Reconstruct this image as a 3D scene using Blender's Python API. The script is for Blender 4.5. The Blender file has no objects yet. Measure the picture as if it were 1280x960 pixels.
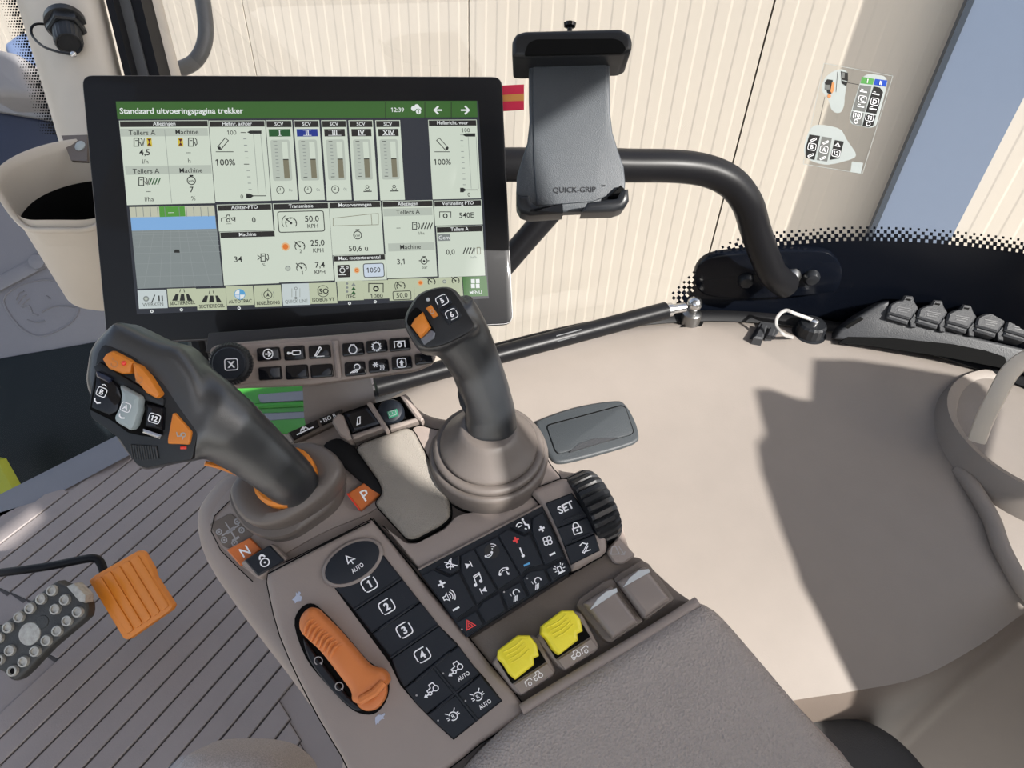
import bpy, math, random
from mathutils import Vector as V, Matrix
random.seed(4)
SC = bpy.context.scene
COL = SC.collection
R_ = math.radians

# ---------------------------------------------------------------- camera
F = 900.0
ROT = Matrix(((0.998701, -0.0509541, 0.0), (0.0344413, 0.67505, 0.736968), (0.0375516, 0.73601, -0.675928)))
CAM = V((0, 0, 1.15))
cd = bpy.data.cameras.new('camera'); cam = bpy.data.objects.new('camera', cd); COL.objects.link(cam)
cd.sensor_width = 36; cd.lens = F / 1280 * 36; cd.clip_start = .01
right, up, fwd = ROT.col[0], ROT.col[1], ROT.col[2]
cam.matrix_world = Matrix(((right[0], up[0], -fwd[0], CAM[0]), (right[1], up[1], -fwd[1], CAM[1]), (right[2], up[2], -fwd[2], CAM[2]), (0, 0, 0, 1)))
SC.camera = cam

# ---------------------------------------------------------------- light
SUN = V((.62, -.50, .60)).normalized()          # direction towards the sun
w = bpy.data.worlds.new('sky'); SC.world = w; w.use_nodes = True
nt = w.node_tree; nt.nodes.clear()
wo = nt.nodes.new('ShaderNodeOutputWorld'); bg = nt.nodes.new('ShaderNodeBackground'); sk = nt.nodes.new('ShaderNodeTexSky')
sk.sky_type = 'NISHITA'; sk.sun_disc = False; sk.sun_elevation = math.asin(SUN.z); sk.sun_rotation = math.atan2(SUN.x, SUN.y)
sk.air_density = 1.0; sk.dust_density = 2.5; sk.ozone_density = 1.0
hs = nt.nodes.new('ShaderNodeHueSaturation'); hs.inputs['Saturation'].default_value = .62
bg.inputs['Strength'].default_value = .32
nt.links.new(sk.outputs[0], hs.inputs['Color']); nt.links.new(hs.outputs[0], bg.inputs[0]); nt.links.new(bg.outputs[0], wo.inputs[0])
sl = bpy.data.lights.new('sun', 'SUN'); sl.energy = 11.3; sl.angle = R_(.6); sl.color = (1, .965, .91)
so = bpy.data.objects.new('sun', sl); COL.objects.link(so); so.location = (3, -2.5, 4)
so.rotation_euler = SUN.to_track_quat('Z', 'Y').to_euler()
vs = SC.view_settings
vs.view_transform = 'Standard'; vs.look = 'None'; vs.gamma = 1; vs.use_curve_mapping = False; vs.exposure = 0.0

# ---------------------------------------------------------------- helpers: projection
def ray(px, py): return ROT @ V(((px - 640) / F, -(py - 480) / F, 1))
def P(px, py, d): return CAM + ray(px, py) * d
def onz(px, py, z):
    r = ray(px, py); return CAM + r * ((z - CAM.z) / r.z)

class Fr:
    """a plane in the cab: origin, two axes, normal towards the viewer"""
    def __init__(s, o, n, xd):
        s.o = o; s.ez = n.normalized(); s.ex = (xd - s.ez * xd.dot(s.ez)).normalized(); s.ey = s.ez.cross(s.ex)
    def w(s, x, y, z=0): return s.o + s.ex * x + s.ey * y + s.ez * z
    def px(s, px, py, z=0):
        r = ray(px, py); t = (s.o + s.ez * z - CAM).dot(s.ez) / r.dot(s.ez)
        d = CAM + r * t - s.o
        return (d.dot(s.ex), d.dot(s.ey))
    def pts(s, l, z=0): return [s.px(a, b, z) for a, b in l]
    def at(s, px, py, z=0): return s.w(*s.px(px, py, z), z)
def frame(px, py, d, n, xd=(1, 0, 0)): return Fr(P(px, py, d), V(n), V(xd))

# ---------------------------------------------------------------- helpers: 2-D outlines
def area(p): return sum(p[i][0] * p[(i + 1) % len(p)][1] - p[(i + 1) % len(p)][0] * p[i][1] for i in range(len(p)))
def ccw(p): return list(p) if area(p) > 0 else list(p)[::-1]
def inset(p, d):
    """offset an outline inwards; edges that would flip collapse to the crossing of their neighbours"""
    n = len(p); P2 = [V(q) for q in p]; N = []; D = []
    for i in range(n):
        e = P2[(i + 1) % n] - P2[i]
        if e.length < 1e-9: e = P2[(i + 1) % n] - P2[i - 1]
        e.normalize(); D.append(e); N.append(V((-e.y, e.x)))
    def cross(i, j, fb):
        den = D[i].x * D[j].y - D[i].y * D[j].x
        if abs(den) < .02: return fb + N[i] * d
        A = P2[i] + N[i] * d; B = P2[j] + N[j] * d; w_ = B - A
        return A + D[i] * ((w_.x * D[j].y - w_.y * D[j].x) / den)
    ok = [True] * n
    for it in range(6):
        out = [None] * n
        for v in range(n):
            i = (v - 1) % n; k = 0
            while not ok[i] and k < n: i = (i - 1) % n; k += 1
            j = v; k = 0
            while not ok[j] and k < n: j = (j + 1) % n; k += 1
            q = cross(i, j, P2[v]); lim = 3 * abs(d) + (P2[(i + 1) % n] - P2[j]).length
            if (q - P2[v]).length > lim: q = P2[v] + (N[i] + N[j]) * .5 * d
            out[v] = q
        bad = [e for e in range(n) if ok[e] and (out[(e + 1) % n] - out[e]).dot(D[e]) < -1e-7]
        if not bad or sum(ok) - len(bad) < 3: break
        for e in bad: ok[e] = False
    return [(q.x, q.y) for q in out]
def rnd(p, r, n=4):
    """round every corner of an outline"""
    out = []; L = len(p)
    for i in range(L):
        a, b, c = V(p[i - 1][:2]), V(p[i][:2]), V(p[(i + 1) % L][:2])
        u, v = a - b, c - b
        k = min(r, u.length * .45, v.length * .45)
        s, e = b + u.normalized() * k, b + v.normalized() * k
        for j in range(n + 1):
            t = j / n; q = s * (1 - t) ** 2 + b * 2 * t * (1 - t) + e * t * t; out.append((q.x, q.y))
    return out
def cr(p, n, closed=False):
    """Catmull-Rom through the points, n steps per span"""
    p = [V(q) for q in p]; L = len(p); out = []
    g = (lambda i: p[i % L]) if closed else (lambda i: p[max(0, min(L - 1, i))])
    for i in range(L if closed else L - 1):
        a, b, c, d = g(i - 1), g(i), g(i + 1), g(i + 2)
        for j in range(n):
            t = j / n
            out.append(.5 * ((2 * b) + (c - a) * t + (2 * a - 5 * b + 4 * c - d) * t * t + (3 * b - a - 3 * c + d) * t ** 3))
    if not closed: out.append(p[-1])
    return out
def crp(p, n=5): return [(q.x, q.y) for q in cr([V(a) for a in p], n, True)]
def ell(cx, cy, a, b, ang=0, n=40):
    c, s = math.cos(R_(ang)), math.sin(R_(ang))
    return [(cx + a * math.cos(t) * c - b * math.sin(t) * s, cy - (a * math.cos(t) * s + b * math.sin(t) * c)) for t in [2 * math.pi * i / n for i in range(n)]]

# ---------------------------------------------------------------- materials
MATS = {}
def mat(name, col, rough=.5, metal=0, bump=0, bscale=400, var=.06, vscale=30, spec=.5, coat=0, emit=None, estr=1, crackle=False):
    m = bpy.data.materials.new(name); m.use_nodes = True; t = m.node_tree; b = t.nodes['Principled BSDF']
    tc = t.nodes.new('ShaderNodeTexCoord'); nz = t.nodes.new('ShaderNodeTexNoise'); nz.inputs['Scale'].default_value = vscale
    nz.inputs['Detail'].default_value = 4
    t.links.new(tc.outputs['Object'], nz.inputs['Vector'])
    mx = t.nodes.new('ShaderNodeMix'); mx.data_type = 'RGBA'
    c = list(col) + [1]
    mx.inputs[6].default_value = [min(1, x * (1 - var)) for x in col] + [1]
    mx.inputs[7].default_value = [min(1, x * (1 + var)) for x in col] + [1]
    t.links.new(nz.outputs['Fac'], mx.inputs[0]); t.links.new(mx.outputs[2], b.inputs['Base Color'])
    b.inputs['Roughness'].default_value = rough; b.inputs['Metallic'].default_value = metal
    b.inputs['Specular IOR Level'].default_value = spec; b.inputs['Coat Weight'].default_value = coat
    if bump:
        if crackle:
            n2 = t.nodes.new('ShaderNodeTexVoronoi'); n2.inputs['Scale'].default_value = bscale; o = n2.outputs['Distance']
        else:
            n2 = t.nodes.new('ShaderNodeTexNoise'); n2.inputs['Scale'].default_value = bscale; n2.inputs['Detail'].default_value = 3; o = n2.outputs['Fac']
        t.links.new(tc.outputs['Object'], n2.inputs['Vector'])
        bp = t.nodes.new('ShaderNodeBump'); bp.inputs['Strength'].default_value = bump; bp.inputs['Distance'].default_value = .001
        t.links.new(o, bp.inputs['Height']); t.links.new(bp.outputs[0], b.inputs['Normal'])
    if emit:
        b.inputs['Emission Color'].default_value = list(emit) + [1]; b.inputs['Emission Strength'].default_value = estr
    MATS[name] = m; return m
mat('display_glass', (.005, .005, .006), .5, spec=.20, coat=.15)
MATS['display_glass'].node_tree.nodes['Principled BSDF'].inputs['Coat Roughness'].default_value = .04
def screenmat(name, col, k=.78):                     # lit pixels of the display
    mat(name, (.01, .01, .01), .5, emit=col, estr=k, var=0, spec=.28)
mat('taupe', (.245, .202, .180), .48, bump=.12, bscale=900)
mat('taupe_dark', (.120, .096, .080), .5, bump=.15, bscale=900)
mat('taupe_gloss', (.205, .172, .155), .32, bump=.05, bscale=900)
mat('grip_rim', (.106, .090, .081), .42, bump=.05, bscale=700)
mat('leather', (.300, .262, .240), .5, bump=1.0, bscale=560, crackle=True)
mat('pad_leather', (.200, .180, .155), .5, bump=.5, bscale=1300, crackle=True)
mat('beige', (.208, .182, .161), .55, bump=.10, bscale=800, spec=.3)
mat('beige_lit', (.46, .41, .345), .5, bump=.05, bscale=800)  # beige made lighter, stronger light at pillar and cup put into the colour
mat('black_satin', (.011, .012, .014), .36, bump=.10, bscale=1200, spec=.35)
mat('black_matte', (.022, .022, .024), .6, bump=.2, bscale=900)
mat('grip_black', (.011, .013, .016), .36, bump=.08, bscale=1400, spec=1.0)
mat('key_black', (.012, .015, .021), .45, bump=.08, bscale=900, spec=.28)
mat('gloss_black', (.006, .006, .008), .08, spec=.3)
mat('gap', (.004, .004, .004), .8, spec=.08)
mat('tube_black', (.007, .007, .008), .36, spec=.14)
mat('holder_black', (.036, .042, .049), .48, bump=.35, bscale=1500)
mat('socket_grey', (.030, .031, .034), .5, bump=.3, bscale=700)
mat('pocket_grey', (.034, .039, .043), .5, bump=.3, bscale=900, spec=.35)
mat('orange', (.60, .19, .018), .38, bump=.05, bscale=600)
mat('orange_dull', (.55, .165, .04), .45, bump=.1, bscale=600)
mat('orange_tag', (.50, .13, .03), .35)
mat('red_edge', (.75, .05, .03), .3)
mat('yellow', (.80, .68, .03), .42, bump=.1, bscale=700)
mat('grey_paddle', (.28, .33, .34), .35)
mat('blue_dark', (.012, .016, .035), .25)
mat('white_print', (.82, .82, .84), .6, var=.01)
mat('grey_print', (.32, .31, .31), .6, var=.02)
mat('bluegrey_print', (.36, .40, .50), .6, var=.02)
mat('red_print', (.75, .06, .06), .6)
mat('blue_print', (.10, .34, .62), .6)
mat('green_print', (.07, .24, .06), .5)
mat('dblue_print', (.01, .05, .33), .5)
mat('brown_print', (.45, .20, .08), .5)
mat('black_print', (.012, .012, .012), .5)
mat('midgrey_print', (.13, .135, .13), .5)
mat('pale_print', (.34, .37, .365), .5)
mat('strap_grey', (.26, .25, .24), .5)
mat('tab_red', (.62, .012, .06), .5)
mat('tab_gold', (.62, .27, .06), .5)
mat('silver', (.55, .55, .55), .25, metal=1, var=.15)
mat('steel_dark', (.25, .25, .25), .35, metal=1, var=.2)
mat('chrome_led', (.5, .52, .54), .2)
mat('green_paint', (.03, .19, .02), .4)
mat('green_label', (.04, .22, .13), .4)
mat('floor_mat', (.225, .198, .192), .45, bump=.3, bscale=500, var=.12, vscale=9)
mat('floor_groove_shade', (.055, .049, .048), .7)  # dark strips under the ribs, groove shade put into the colour
mat('cream_metal', (.465, .415, .350), .5, var=.02, vscale=3)
mat('seam_dark', (.20, .17, .13), .7)
mat('blue_metal', (.135, .17, .235), .42, var=.03)
mat('blue_metal_shade', (.035, .045, .06), .4)  # shaded copy of the blue metal for the post's side face
mat('concrete', (.40, .38, .35), .9, bump=.4, bscale=60, var=.2, vscale=4)
mat('frit', (.003, .004, .007), .2, spec=.15)
mat('rubber', (.006, .006, .007), .6, spec=.2)
mat('grey_rubber', (.07, .07, .07), .5)
mat('flap_grey', (.115, .113, .125), .38, bump=.3, bscale=300, var=.1, vscale=6)
mat('shade_black', (.006, .009, .011), .4, spec=.15)  # near black, shade and dark background put into the colour
mat('sill_grey', (.13, .14, .165), .35)
mat('mirror_blue', (.09, .12, .20), .35)
mat('mirror_grey', (.17, .165, .17), .5)
mat('lime', (.25, .28, .02), .6)
mat('tread', (.028, .028, .026), .5, bump=.5, bscale=300, var=.5, vscale=60)
mat('worn_steel', (.34, .33, .30), .5, metal=.3, bump=.6, bscale=300, var=.45, vscale=150)
mat('seat_fabric', (.30, .265, .25), .8, bump=1, bscale=500, var=.55, vscale=600)
mat('seat_grey', (.040, .038, .037), .85, bump=.4, bscale=900)
mat('headliner', (.42, .40, .38), .8, bump=.3, bscale=300)
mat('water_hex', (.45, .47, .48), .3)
screenmat('s_bg', (.030, .034, .046), .8); screenmat('s_bar', (.048, .150, .028)); screenmat('s_panel', (.74, .82, .70))
screenmat('s_tab', (.60, .66, .47)); screenmat('s_pale', (.66, .74, .74)); screenmat('s_head', (.022, .020, .018)); screenmat('s_ink', (.02, .022, .02))
screenmat('s_white', (.92, .96, .95)); screenmat('s_sub', (.56, .62, .54)); screenmat('s_line', (.36, .40, .36)); screenmat('s_fill', (.24, .225, .15))
screenmat('s_green', (.02, .11, .03)); screenmat('s_blue', (.015, .04, .30)); screenmat('s_sky', (.26, .50, .86)); screenmat('s_field', (.27, .31, .31))
screenmat('s_fieldline', (.33, .37, .37)); screenmat('s_yellow', (.75, .58, .04)); screenmat('s_maroon', (.12, .02, .02)); screenmat('s_orange', (.85, .22, .03))
screenmat('s_orangeglow', (.88, .55, .28)); screenmat('s_grey', (.26, .29, .28)); screenmat('s_box', (.70, .80, .92)); screenmat('s_lime', (.10, .36, .05))
screenmat('s_cream', (.62, .64, .50)); screenmat('s_cyan', (.12, .42, .75)); screenmat('s_menu', (.07, .22, .05))

def glassmat(name, tint, refl=.08):
    m = bpy.data.materials.new(name); m.use_nodes = True; t = m.node_tree; t.nodes.clear()
    o = t.nodes.new('ShaderNodeOutputMaterial'); mx = t.nodes.new('ShaderNodeMixShader'); tr = t.nodes.new('ShaderNodeBsdfTransparent'); gl = t.nodes.new('ShaderNodeBsdfGlossy'); fr = t.nodes.new('ShaderNodeFresnel')
    ml = t.nodes.new('ShaderNodeMath'); ml.operation = 'MULTIPLY'; ml.inputs[1].default_value = refl
    fr.inputs['IOR'].default_value = 1.45; gl.inputs['Roughness'].default_value = .01; tr.inputs[0].default_value = list(tint) + [1]
    t.links.new(fr.outputs[0], ml.inputs[0]); t.links.new(ml.outputs[0], mx.inputs[0]); t.links.new(tr.outputs[0], mx.inputs[1]); t.links.new(gl.outputs[0], mx.inputs[2]); t.links.new(mx.outputs[0], o.inputs[0])
    MATS[name] = m
glassmat('glass', (.97, .98, .985)); glassmat('film', (.96, .965, .96), .8)

# ---------------------------------------------------------------- mesh builder
class MB:
    def __init__(s): s.v = []; s.f = []; s.m = []; s.mats = []
    def mi(s, m):
        if m not in s.mats: s.mats.append(m)
        return s.mats.index(m)
    def add(s, pts):
        i = len(s.v); s.v += [tuple(p) for p in pts]; return i
    def face(s, ids, m): s.f.append(tuple(ids)); s.m.append(s.mi(m))
    def poly(s, pts, m):
        i = s.add(pts); s.face(range(i, i + len(pts)), m)
    def loft(s, rings, m, c0=True, c1=True, closed=True):
        n = len(rings[0]); st = [s.add(r) for r in rings]
        for a, b in zip(st, st[1:]):
            for j in range(n if closed else n - 1):
                k = (j + 1) % n; s.face((a + j, a + k, b + k, b + j), m)
        if closed and c0: s.face([st[0] + j for j in range(n)][::-1], m)
        if closed and c1: s.face([st[-1] + j for j in range(n)], m)
        return s
    def prism(s, fr, loc, z0, z1, bev=0, m='taupe', steps=2, mtop=None):
        """outline in local coordinates, extruded along the frame's normal, top edge rounded"""
        p = ccw(loc); rings = [[fr.w(x, y, z0) for x, y in p]]
        if bev:
            for i in range(steps + 1):
                a = i / steps * math.pi / 2
                q = inset(p, bev * (1 - math.cos(a))); rings.append([fr.w(x, y, z1 - bev + bev * math.sin(a)) for x, y in q])
        else: rings.append([fr.w(x, y, z1) for x, y in p])
        s.loft(rings, m)
        if mtop: s.m[-1] = s.mi(mtop)
        return s
    def tube(s, pts, r, m, n=12, caps=True, flat=1):
        pts = [V(p) for p in pts]; rr = r if isinstance(r, (list, tuple)) else [r] * len(pts); rings = []; prev = None
        for i, p in enumerate(pts):
            d = (pts[min(i + 1, len(pts) - 1)] - pts[max(i - 1, 0)]).normalized()
            if prev is None: a = d.orthogonal().normalized()
            else: a = (prev - d * prev.dot(d)).normalized()
            prev = a; b = d.cross(a)
            rings.append([p + a * rr[i] * math.cos(t) + b * rr[i] * flat * math.sin(t) for t in [2 * math.pi * k / n for k in range(n)]])
        s.loft(rings, m, caps, caps); return s
    def lathe(s, o, ax, prof, m, n=24, caps=True):
        ax = ax.normalized(); a = ax.orthogonal().normalized(); b = ax.cross(a)
        s.loft([[o + ax * h + (a * math.cos(t) + b * math.sin(t)) * r for t in [2 * math.pi * k / n for k in range(n)]] for r, h in prof], m, caps, caps); return s
    def ball(s, c, r, m, n=14):
        return s.lathe(c, V((0, 0, 1)), [(max(.0002, r * math.sin(math.pi * i / 8)), -r * math.cos(math.pi * i / 8)) for i in range(9)], m, n)
    def grid(s, rows, m):
        n = len(rows[0]); st = [s.add(r) for r in rows]
        for a, b in zip(st, st[1:]):
            for j in range(n - 1): s.face((a + j, a + j + 1, b + j + 1, b + j), m)
        return s
    def build(s, name, parent=None, label=None, kind=None, angle=38, sharp=True):
        root = parent
        while root is not None and root.parent: root = root.parent
        o0 = root.location.copy() if root is not None else V((0, 0, 0))
        me = bpy.data.meshes.new(name); me.from_pydata([(x - o0.x, y - o0.y, z - o0.z) for x, y, z in s.v], [], s.f)
        for m in s.mats: me.materials.append(MATS[m])
        me.polygons.foreach_set('material_index', s.m); me.polygons.foreach_set('use_smooth', [True] * len(s.f))
        me.update()
        if sharp: me.set_sharp_from_angle(angle=R_(angle))
        ob = bpy.data.objects.new(name, me); COL.objects.link(ob)
        if parent is not None: ob.parent = parent
        if label: ob['label'] = label
        if kind: ob['kind'] = kind
        return ob
def thing(name, label, cat, loc, group=None):
    o = bpy.data.objects.new(name, None); COL.objects.link(o); o.location = loc; o.empty_display_size = .05
    o['label'] = label; o['category'] = cat
    if group: o['group'] = group
    return o
def struct(ob, label, cat='structure'):
    ob['kind'] = 'structure'; ob['label'] = label; ob['category'] = cat; return ob
def tag(ob, label, cat, group=None):
    ob['label'] = label; ob['category'] = cat
    if group: ob['group'] = group
    return ob

# ---------------------------------------------------------------- pen: flat print on a surface
TXT = {}
def glyphs(s, bold):
    k = (s, bold)
    if k not in TXT:
        cu = bpy.data.curves.new('t', 'FONT'); cu.body = s; cu.size = 1; cu.resolution_u = 2
        if bold: cu.offset = .018 * bold
        o = bpy.data.objects.new('t', cu); me = o.to_mesh()
        vs_, fs_ = [(v.co.x, v.co.y) for v in me.vertices], [tuple(p.vertices) for p in me.polygons]
        o.to_mesh_clear(); bpy.data.objects.remove(o); bpy.data.curves.remove(cu)
        if '1' in s:                              # the built-in font's figure one is a bare bar: give it its flag
            one = [(v if s == '1' else None) for v in vs_] if s == '1' else glyphs('1', bold)[0][:-4]
            xs = [p[0] for p in (vs_ if s == '1' else one)]; wd = max(xs) - min(xs)
            for i, ch in enumerate(s):
                if ch != '1': continue
                pre = s[:i + 1]; xr = max(p[0] for p in (vs_ if pre == s else glyphs(pre, bold)[0])); x = xr - wd; b0 = len(vs_)
                if pre == s and s != '1': xr = max(p[0] for p in vs_[:b0]); x = xr - wd
                vs_ = vs_ + [(x + .01, .69), (x - .13, .585), (x - .13, .47), (x + .01, .56)]; fs_ = fs_ + [(b0, b0 + 1, b0 + 2, b0 + 3)]
        TXT[k] = (vs_, fs_)
    return TXT[k]
class Pen:
    def __init__(s, mb, f): s.mb = mb; s.f = f
    def poly(s, pts, m, l=0): s.mb.poly([s.f(x, y, .00012 * l) for x, y in ccw(pts)], m)
    def line(s, pts, wd, m, closed=False, l=0):
        p = [V(q) for q in pts]; n = len(p); L = []
        for i in range(n):
            a = p[i - 1] if (i or closed) else None; c = p[(i + 1) % n] if (i < n - 1 or closed) else None
            e1 = (p[i] - a).normalized() if a is not None else None; e2 = (c - p[i]).normalized() if c is not None else None
            e1 = e1 or e2; e2 = e2 or e1
            n1 = V((-e1.y, e1.x)); n2 = V((-e2.y, e2.x)); m_ = n1 + n2
            m_ = m_.normalized() if m_.length > 1e-6 else n1
            k = wd / 2 / max(.5, m_.dot(n1)); L.append((p[i] + m_ * k, p[i] - m_ * k))
        i0 = s.mb.add([s.f(q.x, q.y, .00012 * l) for ab in L for q in ab])
        for i in range(n if closed else n - 1):
            j = (i + 1) % n; s.mb.face((i0 + 2 * i + 1, i0 + 2 * j + 1, i0 + 2 * j, i0 + 2 * i), m)
    def arc(s, x, y, r, wd, m, a0=0, a1=360, n=18, l=0, ry=None):
        full = abs(a1 - a0) >= 360; ry = ry or r
        s.line([(x + r * math.cos(R_(a0 + (a1 - a0) * i / n)), y + ry * math.sin(R_(a0 + (a1 - a0) * i / n))) for i in range(n if full else n + 1)], wd, m, full, l)
    def disc(s, x, y, r, m, l=0, n=16, ry=None):
        s.poly([(x + r * math.cos(2 * math.pi * i / n), y + (ry or r) * math.sin(2 * math.pi * i / n)) for i in range(n)], m, l)
    def rect(s, x0, y0, x1, y1, m, l=0): s.poly([(x0, y0), (x1, y0), (x1, y1), (x0, y1)], m, l)
    def box(s, x0, y0, x1, y1, r, wd, m, l=0): s.line(rnd([(x0, y0), (x1, y0), (x1, y1), (x0, y1)], r, 3), wd, m, True, l)
    def rrect(s, x0, y0, x1, y1, r, m, l=0): s.poly(rnd([(x0, y0), (x1, y0), (x1, y1), (x0, y1)], r, 3), m, l)
    def text(s, t, x, y, h, m, bold=0, ax=.5, l=1, maxw=None, ay=0):
        v, f = glyphs(t, bold); k = h / .70
        if not v: return
        x0, x1 = min(a for a, b in v), max(a for a, b in v); kx = k
        if maxw and (x1 - x0) * k > maxw: kx = maxw / (x1 - x0)
        i0 = s.mb.add([s.f(x + (a - x0 - ax * (x1 - x0)) * kx, y + (b - ay * .7) * k, .00012 * l) for a, b in v])
        for q in f: s.mb.face([i0 + a for a in q], m)
def icon(fr, z, cx, cy, ang, sc):
    """2-D icon space: unit = sc pixels, turned by ang degrees, lying on the frame at height z"""
    c, s_ = math.cos(R_(ang)), math.sin(R_(ang))
    return lambda x, y, h: fr.w(*fr.px(cx + sc * (x * c - y * s_), cy - sc * (x * s_ + y * c), z + h), z + h)
# ================================================================ SETTING
# ---- the building outside: ribbed metal wall
WD = V((.927, -.375, 0)).normalized(); WN = V((-.375, -.927, 0)).normalized()   # to the right along the wall / towards the tractor
def wallx(px, py):
    r = ray(px, py); t = (2.44 + CAM.dot(WN) * 1) / -(r.dot(WN)); return (CAM + r * t).dot(WD)
W0 = -WN * 2.44
seams = [wallx(586, 0) - 1.005 * k for k in (3, 2, 1)] + [wallx(586, 0), wallx(968.7, 0)] + [wallx(968.7, 0) + 1.005 * k for k in (1, 2, 3)]
def wp(x, d, z): return W0 + WD * x + WN * d + V((0, 0, z))
first = None
wall = MB()
wall.loft([[wp(seams[0], -.06, z), wp(seams[-1], -.06, z), wp(seams[-1], -.02, z), wp(seams[0], -.02, z)] for z in (-1.5, 2.6)], 'seam_dark')
wall = struct(wall.build('wall_right_outside'), 'cream ribbed metal wall of the building outside the cab window')
for a, b in zip(seams, seams[1:]):
    m = MB(); prof = [(a + .002, -.010), (a + .003, .001), (a + .012, .001)]
    n = 12; p = (b - a - .024) / n
    for i in range(n):
        x = a + .012 + p * i
        prof += [(x + p * .14, .001), (x + p * .22, .0017), (x + p * .64, .0017), (x + p * .72, .001)]
    prof += [(b - .003, .001), (b - .002, -.010)]
    m.grid([[wp(x, d, z) for x, d in prof] for z in (2.6, -1.45)], 'cream_metal')
    m.build('wall_panel', wall, angle=1)
# projecting steel post on the wall
def wxz(px, py, dep):
    r = ray(px, py); t = (2.44 - dep - 0) / -(r.dot(WN)); q = CAM + r * t; return q.dot(WD)
pl = wxz(1216, 0, .07); pr = wxz(1291, 100, .07)
m = MB(); pts = [(pl, -.02), (pr, -.02), (pr, .07), (pl, .07)]
m.loft([[wp(x, d, z) for x, d in pts] for z in (-1.45, 2.6)], 'blue_metal')
m.loft([[wp(x, d, z) for x, d in [(pl - .012, -.01), (pl + .004, -.01), (pl + .004, .075), (pl - .012, .075)]] for z in (-1.45, 2.6)], 'blue_metal_shade')  # side face darkened in colour to stand in for its shade
struct(m.build('trim_1'), 'smooth blue grey steel post standing proud of the cream wall')
m = MB(); m.loft([[V((-9, -7, z)), V((9, -7, z)), V((9, 9, z)), V((-9, 9, z))] for z in (-1.5, -1.42)], 'concrete')
struct(m.build('ground'), 'concrete yard under the tractor')

# ---- cab floor with long moulded ribs
FD = V((math.cos(R_(63)), math.sin(R_(63)), 0)); FN = V((-FD.y, FD.x, 0))
def fp(u, v, z=0): return FD * u + FN * v + V((0, 0, z))       # u along the ribs, v across
def fuv(px, py, z=0):
    q = onz(px, py, z); return q.dot(FD), q.dot(FN)
SA, SB = fuv(-60, 676), fuv(165, 556)                          # foot of the window sill
def sill_u(v): return SA[0] + (SB[0] - SA[0]) * (v - SA[1]) / (SB[1] - SA[1])
FF = Fr(V((0, 0, 0)), V((0, 0, 1)), FD)
fl = MB(); fl.prism(FF, [(-.35, .10), (1.05, .10), (1.05, .75), (sill_u(.95), .95), SB, SA, (sill_u(1.55), 1.55), (-.35, 1.55)], -.06, -.003, 0, 'floor_mat')
floor = struct(fl.build('floor'), 'taupe ribbed rubber floor mat of the cab')
pitch = .0355; v0 = fuv(359, 863)[1]
for i in range(-4, 20):
    va = v0 + pitch * i + .0016; vb = v0 + pitch * (i + 1) - .0016; vm = (va + vb) / 2
    ue = .289 + (vm - .531) * .47 if i < 0 else min(1.0, .40 + .1 * i, sill_u(vm) - .07 if vm > .95 else 9)
    us = -.30
    if vm > .90: us = .20 - (vm - .99) * .15
    elif vm > .865: us = .15
    for ua, ub in [(us, ue)]:
        loc = [(ua, va), (ub - .012, va), (ub, vb), (ua, vb)] if i < 0 else [(ua + .004, va), (ub, va), (ub, vb), (ua, vb)]
        m = MB(); m.prism(FF, [(ua - .003, va - .0017), (ub - .011 if i < 0 else ub, va - .0017), (ub + .002, vb + .0017), (ua - .003, vb + .0017)], -.006, -.0024, 0, 'floor_groove_shade')
        m.prism(FF, loc, -.006, .0012, .0012, 'floor_mat', 1); m.build('floor_rib', floor)

# ---- side console (the moulded sheet along the right window)
colsA = [(455, 515), (545, 470), (640, 440), (765, 412), (890, 402), (1010, 411), (1120, 432), (1220, 462), (1340, 510), (1440, 560), (1640, 680)]
colsB = [(475, 540), (562, 492), (650, 462), (775, 437), (895, 426), (1010, 434), (1115, 453), (1210, 482), (1325, 532), (1420, 585), (1600, 700)]
colsC = [(560, 625), (620, 585), (700, 550), (800, 530), (905, 522), (1010, 530), (1110, 545), (1200, 572), (1300, 610), (1390, 660), (1560, 760)]
colsD = [(640, 770), (710, 740), (775, 722), (850, 712), (930, 708), (1015, 714), (1105, 718), (1200, 720), (1300, 725), (1380, 740), (1580, 800)]
colsE = [(830, 965), (860, 935), (895, 910), (935, 893), (990, 876), (1066, 864), (1150, 846), (1225, 806), (1300, 758), (1370, 775), (1700, 880)]
rows = [[onz(x, y, z) for x, y in c] for c, z in ((colsA, .585), (colsA, .600), (colsB, .603), (colsC, .582), (colsD, .555), (colsE, .520))]
e1 = [p + V((0, 0, -.02)) + V((-.004, -.006, 0)) for p in rows[-1]]; e2 = [V((p.x, p.y, .02)) for p in rows[-1]]
fine = [cr(r, 8) for r in rows]
cols_f = [cr([r[j] for r in fine], 8) for j in range(len(fine[0]))]
fend = [[cols_f[j][i] for j in range(len(cols_f))] for i in range(len(cols_f[0]))]
m = MB(); m.grid(fend[8:], 'beige')
sc = struct(m.build('trim_2', angle=60), 'beige moulded side console along the right window, half in sun and half in shade')
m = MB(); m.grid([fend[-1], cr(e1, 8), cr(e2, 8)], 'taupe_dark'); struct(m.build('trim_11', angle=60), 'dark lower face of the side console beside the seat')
EDGE = cr([V((p.x, p.y)) for p in rows[1]], 8)
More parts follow.
